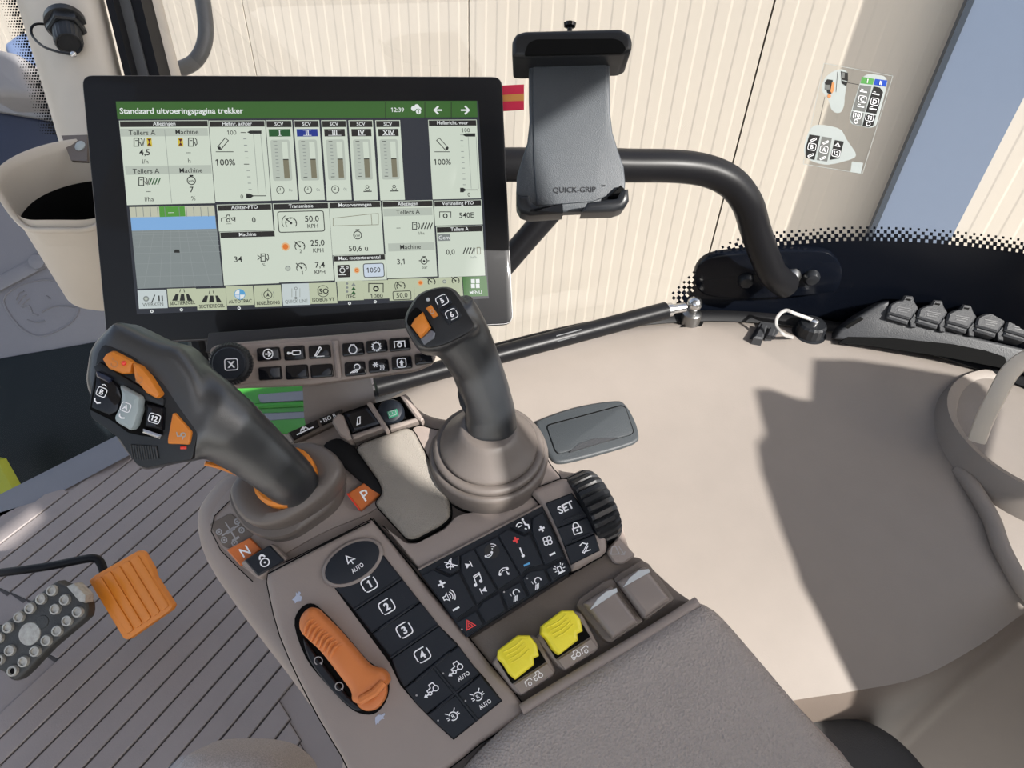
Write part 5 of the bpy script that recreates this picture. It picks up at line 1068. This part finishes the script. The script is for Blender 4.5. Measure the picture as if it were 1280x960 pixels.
# oval pocket with lid
pk = thing('storage_pocket', 'grey rounded rectangular flush lid set in the sunlit side console', 'storage lid', onz(738, 542, .578))
cpt = onz(738, 541, .580)
def sch(px, py):                                   # height of the side console sheet along a pixel's ray (nearest sample)
    best = None
    for r in fend:
        for q_ in r:
            d = q_ - CAM; c_ = ROT.transposed() @ d
            e = (640 + F * c_[0] / c_[2] - px) ** 2 + (480 - F * c_[1] / c_[2] - py) ** 2
            if best is None or e < best[0]: best = (e, q_)
    return best[1]
a, b, c = sch(690, 525), sch(790, 520), sch(740, 575)
PN = (b - a).cross(c - a); PN = PN if PN.z > 0 else -PN
O = Fr((a + b + c) / 3, PN, V((1, 0, 0)))
o_px = crp([(670, 530), (676, 523), (720, 508), (768, 500), (782, 505), (794, 525), (799, 543), (796, 551), (780, 558), (730, 572), (702, 578), (690, 574), (680, 556)], 3)
m = MB(); m.prism(O, O.pts(o_px, .004), -.012, .004, .003, 'pocket_grey', 3); m.build('rim', pk)
m = MB(); m.prism(O, O.pts(rnd([(682, 531), (776, 506), (782, 508), (793, 540), (788, 544), (698, 568), (693, 564)], 5), .0044), 0, .0044, .0002, 'gap', 1); m.build('lid_gap', pk)
m = MB(); m.prism(O, O.pts(rnd([(683, 532), (776, 507), (782, 509), (792, 539), (788, 543), (699, 567), (694, 563)], 5), .0056), 0, .0058, .0012, 'pocket_grey', 2); m.build('lid', pk)
m = MB(); m.prism(O, O.pts([(712, 565), (724, 554), (742, 548), (758, 547), (772, 547)], .006), .004, .0062, .0004, 'socket_grey', 1); m.build('finger_scoop', pk)

# tray bowl at the right edge
tb = thing('cup_bowl', 'round beige cup bowl with a raised handle at the right end of the side console', 'cup holder', onz(1300, 560, .56))
bc = onz(1306, 545, .60)
ex_ = onz(1207, 560, .60) - bc; R1 = ex_.length
BZ = lambda r, h, n=56: [bc + V((math.cos(2 * math.pi * i / n) * r, math.sin(2 * math.pi * i / n) * r, h)) for i in range(n)]
m = MB(); m.loft([BZ(R1 + .012, -.035), BZ(R1 + .008, -.004), BZ(R1 + .002, .008), BZ(R1 - .008, .004), BZ(R1 - .013, -.004), BZ(R1 - .020, -.05), BZ(R1 - .045, -.058), BZ(.01, -.060)], 'beige', False, True); m.build('bowl', tb, angle=60)
m = MB(); hp = [P(1222, 548, .745), P(1232, 522, .735), P(1246, 494, .725), P(1262, 466, .72), P(1284, 448, .715), P(1320, 440, .70), P(1370, 450, .69)]
C_ = cr(hp, 5); rg = []
for i, q_ in enumerate(C_):
    d = (C_[min(i + 1, len(C_) - 1)] - C_[max(0, i - 1)]).normalized(); vw = (q_ - CAM).normalized(); sd = d.cross(vw).normalized(); th_ = sd.cross(d)
    rg.append([q_ + sd * (.0085 * x_) + th_ * (.012 * y_) for x_, y_ in rnd([(-1, -1), (1, -1), (1, 1), (-1, 1)], .5, 2)])
m.loft(rg, 'beige_lit'); m.build('handle', tb, 'pale beige raised handle')
rp = [sch(1205, 590) + V((0, 0, -.002)), sch(1216, 610) + V((0, 0, .004)), sch(1232, 645) + V((0, 0, .005)), sch(1252, 690) + V((0, 0, .005)), sch(1278, 742) + V((0, 0, .005)), sch(1310, 800) + V((0, 0, .004))]
m = MB(); m.tube(cr(rp, 5), .0085, 'beige', 12); m.build('ridge', tb, 'raised beige ridge running down from the bowl')
m = MB(); q0 = onz(1312, 655, .54); m.loft([[q0 + V((.052 * s_ * math.cos(t), .045 * s_ * math.sin(t), h)) for t in [2 * math.pi * k / 28 for k in range(28)]] for s_, h in ((1.1, -.07), (1.05, -.02), (.98, 0), (.88, .012), (.5, .018))], 'beige'); m.build('lower_boss', tb, angle=60)

# ================================================================ STICKER ON THE WINDOW
ga_, gb_ = onglass(1000, 200), onglass(1110, 110)
Gn = (onglass(1000, 150) - onglass(1110, 150)).cross(V((0, 0, 1))); Gn = Gn if Gn.dot(CAM - ga_) > 0 else -Gn
G = Fr(onglass(1058, 150, .003), Gn, V((1, -.2, 0)))
dec = thing('window_sticker', 'clear control guide sticker with black and grey key symbols on the window', 'sticker', G.o)
m = MB(); film = rnd([(1030, 78), (1117, 94), (1078, 218), (1003, 205)], 4); m.prism(G, G.pts(film), 0, .0004, 0, 'film'); m.build('film', dec)
g_ = lambda l: l
def gpen(m, z=.0006): return Pen(m, lambda x, y, h: G.w(*G.px(x, y, z + h), z + h))
m = MB(); p = gpen(m)
p.line([(1030, 79), (1116, 95), (1078, 217), (1004, 205)], .5, 'pale_print', True); p.line([(1031, 121), (1023, 157)], .6, 'black_print'); p.line([(1058, 103), (1074, 106)], .7, 'black_print')
p.poly(crp([(1027, 112), (1030, 100), (1037, 92), (1048, 87), (1057, 88), (1060, 96), (1058, 108), (1056, 120), (1055, 132), (1051, 140), (1045, 141), (1039, 136), (1035, 124)], 3), 'pale_print', 1)
p.poly([(1031, 103), (1034, 99), (1041, 100), (1041, 115), (1038, 118), (1034, 116)], 'black_print', 2); p.poly([(1031.5, 106), (1037.5, 106), (1037, 112), (1031, 112)], 'midgrey_print', 3)
p.poly([(1040, 103), (1043, 103), (1043, 112), (1040, 117), (1038, 114)], 'brown_print', 3); p.disc(1036.5, 120, 2.4, 'brown_print', 3)
p.poly([(1051, 89), (1060, 91), (1060, 100), (1058, 108), (1052, 104)], 'black_print', 2); p.poly([(1052, 90), (1056, 91), (1055.5, 98), (1052, 97)], 'midgrey_print', 3); p.line([(1052, 100), (1059, 102)], .8, 'pale_print', l=3); p.line([(1047, 90), (1045, 115)], .5, 'black_print', l=2)
p.poly(rnd([(1077, 97), (1086, 92), (1106, 95), (1109.5, 102), (1105, 122), (1095, 158), (1087, 160), (1064, 155), (1061.5, 148), (1066, 132)], 4, 3), 'pale_print', 1)
p.poly([(1077.5, 96), (1092.5, 98.5), (1091, 106), (1075.5, 104)], 'green_print', 2); p.poly([(1094, 98.5), (1109, 100.5), (1107.5, 108.5), (1092, 106)], 'dblue_print', 2)
p.poly([(1075, 106), (1089.5, 108), (1081, 140), (1066, 137)], 'midgrey_print', 2); p.poly([(1092, 108), (1100, 109.5), (1104, 115), (1095.5, 142.5), (1082, 140)], 'black_print', 2)
p.poly([(1065, 139), (1080, 141.5), (1076.5, 157), (1067, 155), (1063, 149)], 'midgrey_print', 2); p.poly([(1082, 142), (1095, 144.5), (1091.5, 157), (1086, 159), (1078, 157.5)], 'black_print', 2)
p.poly(crp([(1005, 190), (1008, 172), (1014, 160), (1022, 156), (1040, 158), (1052, 163), (1058, 174), (1069, 190), (1068, 197), (1054, 202), (1034, 206), (1014, 201)], 2), 'pale_print', 1)
p.poly([(1012, 168), (1025, 170), (1018, 200), (1007, 197), (1007, 185)], 'black_print', 2); p.poly([(1027.5, 170.5), (1040, 172.5), (1034, 202), (1021, 200)], 'midgrey_print', 2); p.poly([(1043.5, 175), (1055, 177), (1049, 198), (1037, 200)], 'black_print', 2)
p.poly([(1065, 202), (1079, 203.5), (1076, 217), (1063, 215)], 'pale_print', 1)
m.build('print', dec)
m = MB()
for t, x, y, h in (('I', 1084.5, 101, 4.4), ('II', 1101, 103.5, 4.4), ('C', 1078, 124, 5), ('D', 1093.5, 127, 5), ('10', 1071.5, 144, 4.4), ('11', 1087, 147, 4.4), ('B', 1015, 183.5, 4.6), ('A', 1030, 187, 4.6), ('12', 1045, 191.5, 4.4)):
    p = Pen(m, icon(G, .0011, x, y, -11, 1)); p.text(t, 0, 0, h * 1.1, 'white_print', 1.2, .5, 1, None, .5)
    if h > 4.4 or t in ('10', '11', '12'): p.box(-4.8, -4.2, 4.8, 4.2, 2, .7, 'white_print', 1)
    if t in 'CD': 
        for s in (-1, 1): p.line([(-5, 9.5 * s), (4, 9.5 * s)], 1.5, 'white_print'); p.line([(-4, 9.5 * s + 2.5), (-1, 9.5 * s + 2.5)], .8, 'white_print')
    if t in 'AB':
        for s in (-1, 1): p.line(rnd([(-3, 10 * s - 2), (3, 10 * s + 2), (3.6, 10 * s), (-2, 10 * s - 3.6)], .5, 2), .8, 'white_print', True)
    if t == '12': p.line([(-3, 9), (3, 9), (0, 13), (-3, 9)], 1, 'white_print')
    if t in ('10', '11'): p.arc(0, -8, 2.4, .8, 'white_print', 0, 360, 8)
m.build('lettering', dec, kind='stuff')
# ================================================================ LEFT SIDE
# cup holder
ch = thing('pillar_cup_holder', 'deep beige cup holder with a scooped front beside the touch display', 'cup holder', P(95, 330, .76))
cc = P(92, 214, .75); n = 64
def cup(r, z, sc, h0=0):
    out = []
    for i in range(n):
        t = 2 * math.pi * i / n; d = V((math.cos(t), math.sin(t), 0))
        f = V((.10, -.995, 0)); dt = d.dot(f); s = max(0, min(1, (dt - .5) / .46)); s = s * s * (3 - 2 * s)
        z_ = z + (.022 * max(0, dt) ** 2 if sc else 0)
        out.append(cc + d * r + V((0, 0, z_ - s * sc)))
    return out
m = MB(); m.loft([cup(.048, -.145, 0), cup(.056, -.138, 0), cup(.068, -.02, .02), cup(.0715, -.008, .045), cup(.074, -.003, .048), cup(.0745, .002, .049), cup(.073, .004, .05), cup(.070, .003, .05), cup(.0675, -.006, .05), cup(.0648, -.028, .044), cup(.063, -.044, .032)], 'beige_lit', True, False); m.build('body', ch, angle=70)
m = MB(); m.loft([cup(.0632, -.042, .032), cup(.060, -.070, .01), cup(.050, -.125, 0)], 'gap', False, True); m.build('insert', ch, 'black insert')
m = MB(); b_ = cc + V((-.004, .01, -.105)); m.lathe(b_, V((0, 0, 1)), [(.03, 0), (.028, .006), (.02, .014), (.002, .018)], 'black_satin', 24); m.build('base_boss', ch)
q1 = [P(80, 172, .805), P(112, 171, .80), P(112, 204, .79), P(92, 203, .79)]
m = MB(); nn = (q1[1] - q1[0]).cross(q1[2] - q1[0]).normalized(); nn = nn if nn.dot(CAM - q1[0]) > 0 else -nn
m.loft([[a for a in q1], [a + nn * .004 for a in q1]], 'taupe_dark'); m.lathe(P(102, 184, .795), nn, [(.006, -.001), (.006, .003), (.003, .005)], 'pale_print', 14); m.build('clip_plate', ch, 'brown clip plate with a pale screw')
m = MB(); m.tube([cc + V((.02, .05, -.09)), P(150, 250, .93)], .02, 'beige_lit', 12); m.build('bracket', ch)

# socket on the pillar
ps = thing('pillar_socket', 'black hexagonal socket with a knurled cap and wire loop on the beige pillar', 'socket', P(85, 40, .93))
axd = (P(90, 75, .885) - P(82, 30, .915)).normalized(); o = P(82, 30, .918)
m = MB(); m.lathe(o, axd, [(.024, -.006), (.024, .003), (.021, .004)], 'black_satin', 30); m.build('flange', ps)
m = MB(); m.lathe(o + axd * .002, axd, [(.0225, 0), (.0225, .012), (.020, .014)], 'black_satin', 6); m.build('hex_nut', ps, angle=20)
m = MB(); a1 = axd.orthogonal().normalized(); b1 = axd.cross(a1); N_ = 48
rr = lambda r, h, k_=0: [o + axd * h + (a1 * math.cos(2 * math.pi * i / N_) + b1 * math.sin(2 * math.pi * i / N_)) * r * (1 - k_ * (i % 2)) for i in range(N_)]
m.loft([rr(.0155, .012), rr(.0165, .018), rr(.0165, .020, .05), rr(.0165, .038, .05), rr(.0150, .041), rr(.0135, .0415), rr(.012, .039)], 'black_satin'); m.build('knurled_cap', ps, angle=22)
m = MB(); m.tube(cr([P(64, 31, .92), P(46, 30, .91), P(39, 36, .905), P(42, 47, .90), P(54, 58, .885), P(70, 64, .875), P(84, 67, .87), P(91, 68, .868)], 6), .0016, 'tube_black', 8); m.ball(P(92, 68, .868), .0035, 'silver', 10); m.build('wire_loop', ps)

# grab handle outside, behind the display
gh = thing('mirror_arm', 'grey bent tube outside the door behind the top of the display', 'tube', P(235, 60, 1.25))
m = MB(); m.tube(cr([P(246, -60, 1.2), P(252, -10, 1.2), P(257, 30, 1.2), P(255, 56, 1.2), P(244, 76, 1.2), P(226, 86, 1.2), P(200, 92, 1.2), P(170, 104, 1.2)], 6), .0125, 'grey_rubber', 14); m.build('tube', gh, angle=60)

# things outside the front window
mr = thing('work_light', 'blue grey rounded lamp housing outside the front window at the upper left', 'lamp', P(25, 90, 1.7))
m = MB(); fr = frame(25, 80, 1.6, tuple(-fwd)); m.prism(fr, fr.pts(crp([(2, 60), (10, 46), (24, 38), (42, 36), (60, 50), (70, 110), (40, 113), (28, 100)], 4)), -.12, 0, .02, 'mirror_blue', 4); m.build('housing', mr)
m = MB(); fr2 = frame(10, 90, 1.5, tuple(-fwd)); m.prism(fr2, fr2.pts(crp([(-30, 60), (4, 61), (22, 68), (28, 82), (30, 96), (40, 112), (34, 120), (10, 118), (-30, 112)], 4)), -.1, 0, .02, 'mirror_grey', 4); m.build('bracket', mr, 'taupe bracket')
fd = thing('front_mudguard', 'dark grey front mudguard with an embossed shield emblem outside the front window', 'mudguard', P(60, 400, 1.75))
FP = Fr(P(50, 380, 1.80), V((.12, -.80, .59)), V((1, 0, 0)))
def fplate(name, px, z0, z1, bev, mt, lab=None):
    m = MB(); m.prism(FP, FP.pts(px, z1), z0, z1, bev, mt, 2); return m.build(name, fd, lab)
fplate('top_skirt', [(-60, 130), (62, 140), (74, 165), (105, 245), (-60, 222)], -.06, -.03, .01, 'blue_dark', 'dark blue upper edge')
fplate('top_ledge', [(-60, 104), (20, 117), (62, 132), (82, 162), (60, 150), (-60, 130)], -.05, -.015, .006, 'mirror_grey', 'taupe ledge')
fplate('panel', rnd([(-60, 205), (40, 208), (98, 228), (128, 330), (146, 452), (110, 462), (-60, 540)], 10), -.03, 0, .012, 'flap_grey')
fplate('lower_shade', [(-60, 470), (0, 448), (140, 424), (185, 560), (190, 640), (-60, 680)], -.025, .006, .004, 'shade_black', 'lower mudguard, near black for its shade and dark reflection')  # near-black colour stands in for shade on the lower mudguard
fr = FP
m = MB(); E_ = lambda l, wd=2.4: m.tube([fr.at(a, b, .001) for a, b in l], wd / F * 1.8 * .5, 'flap_grey', 6)
o_ = crp([(4, 376), (22, 358), (50, 350), (72, 352), (88, 368), (99, 384), (90, 402), (70, 414), (48, 420), (24, 408)], 3); E_(o_ + [o_[0]])
m.build('shield_outline', fd, 'embossed shield outline')
m = MB()
for l in ([(20, 375), (24, 366), (30, 364)], [(22, 380), (28, 371), (33, 368)], [(26, 383), (32, 376), (37, 373)], [(28, 384), (36, 382), (40, 390)], [(58, 370), (63, 373)], [(52, 390), (64, 384), (78, 382), (94, 384)], [(34, 400), (44, 403), (56, 401)], [(40, 392), (48, 394)]): E_([(q_.x, q_.y) for q_ in cr([V(a) for a in l], 3)], 2.0)
m.build('animal_emblem', fd, 'embossed animal head and paw')
m = MB(); m.prism(fr, fr.pts([(-20, 356), (52, 318), (62, 322), (64, 332), (-20, 376)]), -.002, .012, .004, 'flap_grey', 2); m.lathe(fr.at(47, 327, .012), fr.ez, [(.02, -.002), (.018, .008), (.002, .011)], 'flap_grey', 16); m.build('hold_down_strap', fd, 'grey strap with a round stud')
dk = MB(); fr4 = frame(110, 380, 2.1, (-.02, -.9, .4)); dk.prism(fr4, fr4.pts([(70, 240), (230, 240), (240, 560), (150, 560)]), -.05, 0, .01, 'shade_black', 2)
tag(dk.build('dark_backing'), 'dark sheet standing in for the dark gap between the mudguard and the display', 'panel')  # dark sheet added where only a dark background gap shows
lm = MB(); fr5 = frame(0, 605, 1.68, (-.02, -.8, .6)); lm.prism(fr5, fr5.pts([(-40, 570), (-4, 576), (24, 625), (-40, 650)]), -.03, 0, .006, 'lime', 2)
tag(lm.build('marker_strip'), 'yellow green strip outside at the far left above the floor sill', 'strip')
gs = thing('step_guard', 'green painted guard with grey slots seen outside below the keypad', 'guard', P(340, 520, 1.6))
m = MB(); fr6 = frame(340, 508, 1.5, (0, -.75, .65)); m.prism(fr6, fr6.pts(rnd([(290, 484), (385, 478), (390, 545), (300, 540)], 4)), -.02, 0, .006, 'green_paint', 2); m.build('panel', gs)
for px in ([(322, 493), (385, 488), (386, 500), (326, 504)], [(322, 517), (388, 514), (389, 522), (330, 526)]):
    m = MB(); m.prism(fr6, fr6.pts(rnd(px, 4)), -.001, .003, .001, 'sill_grey', 1); m.build('slot', gs, 'grey slot')
m = MB(); m.tube([fr6.at(318, 508, .004), fr6.at(386, 505, .004)], .006, 'green_paint', 8); m.build('rib', gs)

# ================================================================ PEDALS
ap = thing('accelerator_pedal', 'orange ribbed accelerator pedal on a bent black arm', 'pedal', onz(165, 745, .0))
A = frame(162, 744, 1.105, (-.10, -.62, .78))
pad = [(110, 726), (118, 719), (172, 688), (178, 690), (190, 711), (193, 722), (203, 737), (216, 757), (213, 763), (160, 800), (154, 799)]
m = MB(); m.prism(A, A.pts(rnd(pad, 2, 2), 0), -.012, 0, .003, 'orange', 2); m.prism(A, A.pts([(192, 726), (198, 724), (206, 738), (203, 745)], -.006), -.012, -.005, .001, 'orange', 1); pd = m.build('pad', ap)
nl, nr = 5, None
for i in range(5):
    t0, t1 = (i + .08) / 5, (i + .92) / 5
    lerp = lambda a, b, t: (a[0] + (b[0] - a[0]) * t, a[1] + (b[1] - a[1]) * t)
    TL, TR, BL, BR = (115, 726), (173, 693), (157, 794), (212, 757)
    m = MB(); m.prism(A, A.pts(rnd([lerp(TL, TR, t0), lerp(TL, TR, t1), lerp(BL, BR, t1), lerp(BL, BR, t0)], 3, 2), .002), -.002, .0022, .0014, 'orange', 2); m.build('pad_rib', pd)
m = MB(); m.tube(cr([P(-60, 722, 1.13), P(0, 716, 1.13), P(60, 708, 1.13), P(100, 700, 1.13), P(118, 698, 1.13), P(126, 704, 1.13), P(132, 722, 1.125), P(140, 745, 1.12)], 5), .0065, 'tube_black', 12); m.build('arm', ap)
m = MB(); m.tube([A.at(160, 750, -.006), A.at(150, 770, -.06), onz(190, 760, 0)], .008, 'tube_black', 10); m.build('support', ap)
bp = thing('brake_pedal', 'worn black brake pedal studded with round steel grips at the left edge', 'pedal', onz(50, 790, 0))
B_ = frame(52, 788, 1.06, (-.05, -.60, .80))
m = MB(); m.prism(B_, B_.pts(crp([(62, 731), (75, 729), (92, 738), (107, 752), (108, 768), (100, 778), (60, 812), (25, 848), (12, 850), (-4, 838), (-40, 850), (-40, 800), (0, 782)], 3), 0), -.02, 0, .006, 'tread', 3); bpd = m.build('pad', bp)
m = MB(); m.prism(B_, B_.pts([(82, 733), (92, 729), (107, 744), (106, 754), (98, 752)], .01), -.01, .010, .003, 'worn_steel', 2); m.build('worn_lip', bp, 'bare worn steel lip')
for x, y in ((67, 738), (53.5, 748.5), (39.5, 760), (26, 771), (12, 784), (0, 797), (83, 749.5), (71, 761), (99, 764.5), (86, 775.5), (73.5, 788), (60, 800), (46, 813.5), (31.5, 826.5), (18, 838), (14.5, 812.5), (1, 824)):
    m = MB(); hol = (x, y) in ((18, 838), (1, 824))
    m.lathe(B_.at(x, y, -.001), B_.ez, [(.0085, 0), (.0075, .006), (.0052, .0065), (.0048, .004), (.001, .004)], 'worn_steel', 12); m.build('grip_stud', bp)
    if hol: m = MB(); m.lathe(B_.at(x, y, .001), B_.ez, [(.0042, 0), (.0042, .0036)], 'gap', 10); m.build('stud_hole', bp)
m = MB(); m.lathe(B_.at(38, 792, -.001), B_.ez, [(.017, 0), (.016, .0025), (.001, .003)], 'worn_steel', 20); m.lathe(B_.at(54, 777, -.001), B_.ez, [(.010, 0), (.009, .002), (.001, .0025)], 'tread', 16); m.build('worn_patch', bp, 'scuffed round patch')
m = MB(); m.tube([B_.at(20, 800, -.015), onz(0, 790, 0)], .012, 'tube_black', 10); m.build('support', bp)

# ================================================================ SEATS
sb = thing('seat_cushion', 'grey seat cushion in clear plastic wrap at the bottom edge', 'seat', P(270, 1010, .80))
def blob(px, d0, th, mt, par, name, lab=None, dome=.03):
    fr = frame(sum(a for a, b in px) / len(px), sum(b for a, b in px) / len(px), d0, (0, -.5, .86)); loc = ccw(fr.pts(crp(px, 4))); m = MB()
    rings = [[fr.w(x, y, -th) for x, y in loc]]
    ax = sum(a for a, b in loc) / len(loc); ay = sum(b for a, b in loc) / len(loc)
    for f in (0, 15, 30, 45, 60, 75, 88): k = math.cos(R_(f)) ** .6; rings.append([fr.w(ax + (x - ax) * k, ay + (y - ay) * k, dome * (math.sin(R_(f)) - 1)) for x, y in loc])
    m.loft(rings, mt); return m.build(name, par, lab, angle=60)
blob([(195, 985), (215, 957), (232, 945), (280, 942), (318, 945), (345, 955), (370, 985), (360, 1040), (200, 1040)], .80, .1, 'seat_fabric', sb, 'cushion')
m = MB(); m.poly([P(203, 964, .775), P(228, 944, .775), P(230, 950, .772), P(222, 966, .772)], 'film'); m.poly([P(228, 944, .775), P(262, 942, .774), P(240, 962, .77), P(225, 966, .772)], 'film'); m.build('plastic_wrap', sb, 'clear plastic wrap')
ab = thing('seat_bolster', 'dark grey rounded seat side beneath the armrest at the bottom right', 'seat', P(1080, 1000, .66))
blob([(940, 960), (960, 900), (1000, 888), (1060, 896), (1120, 916), (1165, 955), (1200, 1010), (1190, 1060), (950, 1060)], .655, .12, 'seat_grey', ab, 'bolster')
# ================================================================ REST OF THE CAB SHELL (behind and above the camera, rear parts cut to shape sun and shade)
TD = V((-.9, .44, 0)).normalized(); RD = V((TD.y, -TD.x, 0))          # tractor forward / tractor right
RW = Fr(TD * -.75, TD, -RD)                                            # rear plane: x = right, y = up (z)
def rearp(name, pts, mt='headliner', t=.03, par=None):
    m = MB(); loc = [(x * (1 if RW.ex.dot(RD) > 0 else -1), z) for x, z in pts]
    m.prism(RW, loc, -t, 0, 0, mt); return m
open_l = [(.172, .60), (.174, 1.15), (.168, 1.27), (.158, 1.36), (.152, 1.44), (.146, 1.475), (.120, 1.475), (.112, 1.43), (.105, 1.40), (.100, 1.395), (.088, 1.43), (.072, 1.47), (.068, 1.515), (.10, 1.55), (.15, 1.568), (.205, 1.578), (.235, 1.62), (.252, 1.70), (.50, 1.704), (.80, 1.66), (.84, 1.60)]  # outline of the sunlit opening, cut to place the shade edges
NB = 13
def torear(p): t = (-.75 - p.dot(TD)) / SUN.dot(TD); q = p + SUN * t; return (q.dot(RD), q.z)
hole = [torear(onz(x, y, 0)) for x, y in ((-40, 688), (-10, 655), (45, 612), (66, 606), (78, 613), (58, 645), (30, 668), (0, 690))]  # opening in the unseen wall, traced back from the sun patches on the floor
hx0, hx1 = min(a for a, b in hole), max(a for a, b in hole)
hm = sum(b for a, b in hole) / len(hole); hz0, hz1 = min(b for a, b in hole), max(b for a, b in hole)
hx1 = min(hx1, torear(P(248, 690, .56))[0] - .02)
gm = MB()
def addp(pts, mt='headliner'):
    loc = [(-x, z) for x, z in pts]; gm.prism(RW, loc, -.03, 0, 0, mt)
addp([(-.42, 0), (hx0, 0), (hx0, 1.515), (-.42, 1.515)])
addp([(hx0, 0), (hx1, 0), (hx1, hz0 + .004), ((hx0 + hx1) / 2, hz0), (hx0, hz0 + .01)])
addp([(hx0, hz1), ((hx0 + hx1) / 2, hz1 - .008), (hx1, hz1 - .002), (hx1, 1.515), (hx0, 1.515)])
addp([(hx1, 0), (.172, 0)] + open_l[:NB] + [(hx1, 1.515)])
wb = gm.build('shade_wall_back'); struct(wb, 'unseen rear cab wall, cut to shape the sun and shade inside')  # unseen wall, its outline and opening cut to place sun and shade
m = rearp('w', [(-1.3, 1.60), (-.42, 1.60), (-.42, 1.5151)] + open_l[NB - 1:] + [(.90, 1.60), (.90, 1.79), (-1.3, 1.79)]); struct(m.build('trim_10'), 'unseen header over the rear opening, its edge cut to shape the sun')  # unseen header, lower edge cut to place the shade line
def fz(y):
    for (y0, z0), (y1, z1) in (((426, .603), (530, .582)), ((530, .582), (715, .555)), ((715, .555), (865, .52))):
        if y <= y1: return z0 + (z1 - z0) * max(0, (y - y0)) / (y1 - y0)
    return .52
edge = [torear(onz(x, y, fz(y))) for x, y in ((1068, 862), (1040, 810), (1000, 730), (975, 660), (953, 590), (948, 556), (958, 540), (945, 487), (957, 485), (968, 487), (990, 497), (1012, 500), (1013, 449), (1060, 450), (1110, 458), (1172, 470), (1188, 500), (1200, 560))]  # traced back towards the sun from the wanted shade edge
e0 = edge[0]
RIDGE = [torear(p_) for p_ in rp]
edge = edge[:-1] + [(x - .012, z + .004) for x, z in RIDGE[:5]]
m = rearp('w', [(.178, 0), (.178, e0[1] - .07), (e0[0] - .004, e0[1] - .03)] + edge + [(.47, .885), (.62, .855), (1.3, .79), (1.3, 0)], 'seat_grey')
bl = m.build('shade_wing'); tag(bl, 'added dark blocker behind the driver, outlined to shade the side console', 'seat')  # unseen blocker added to cast the shade on the side console
m = MB(); fr = Fr(V((0, 0, 0)), V((0, 0, 1)), TD)
def roof(t0, t1, r0, r1): m.prism(fr, [(t0, -r0), (t1, -r0), (t1, -r1), (t0, -r1)], 1.73, 1.79, 0, 'headliner')
HT0, HT1, HR0, HR1 = -.52, .02, -.62, -.10                              # glazed roof hatch, added for soft light from above
roof(-.75, HT0, -1.3, .85); roof(HT1, .75, -1.3, .55); roof(HT0, HT1, -1.3, HR0); roof(HT0, HT1, HR1, .70)
struct(m.build('ceiling'), 'roof lining of the cab with an opening added for light from above')
m = MB(); m.prism(fr, [(HT0, -HR0), (HT1, -HR0), (HT1, -HR1), (HT0, -HR1)], 1.765, 1.771, 0, 'glass'); struct(m.build('window_3'), 'glass of the roof hatch added for light from above')
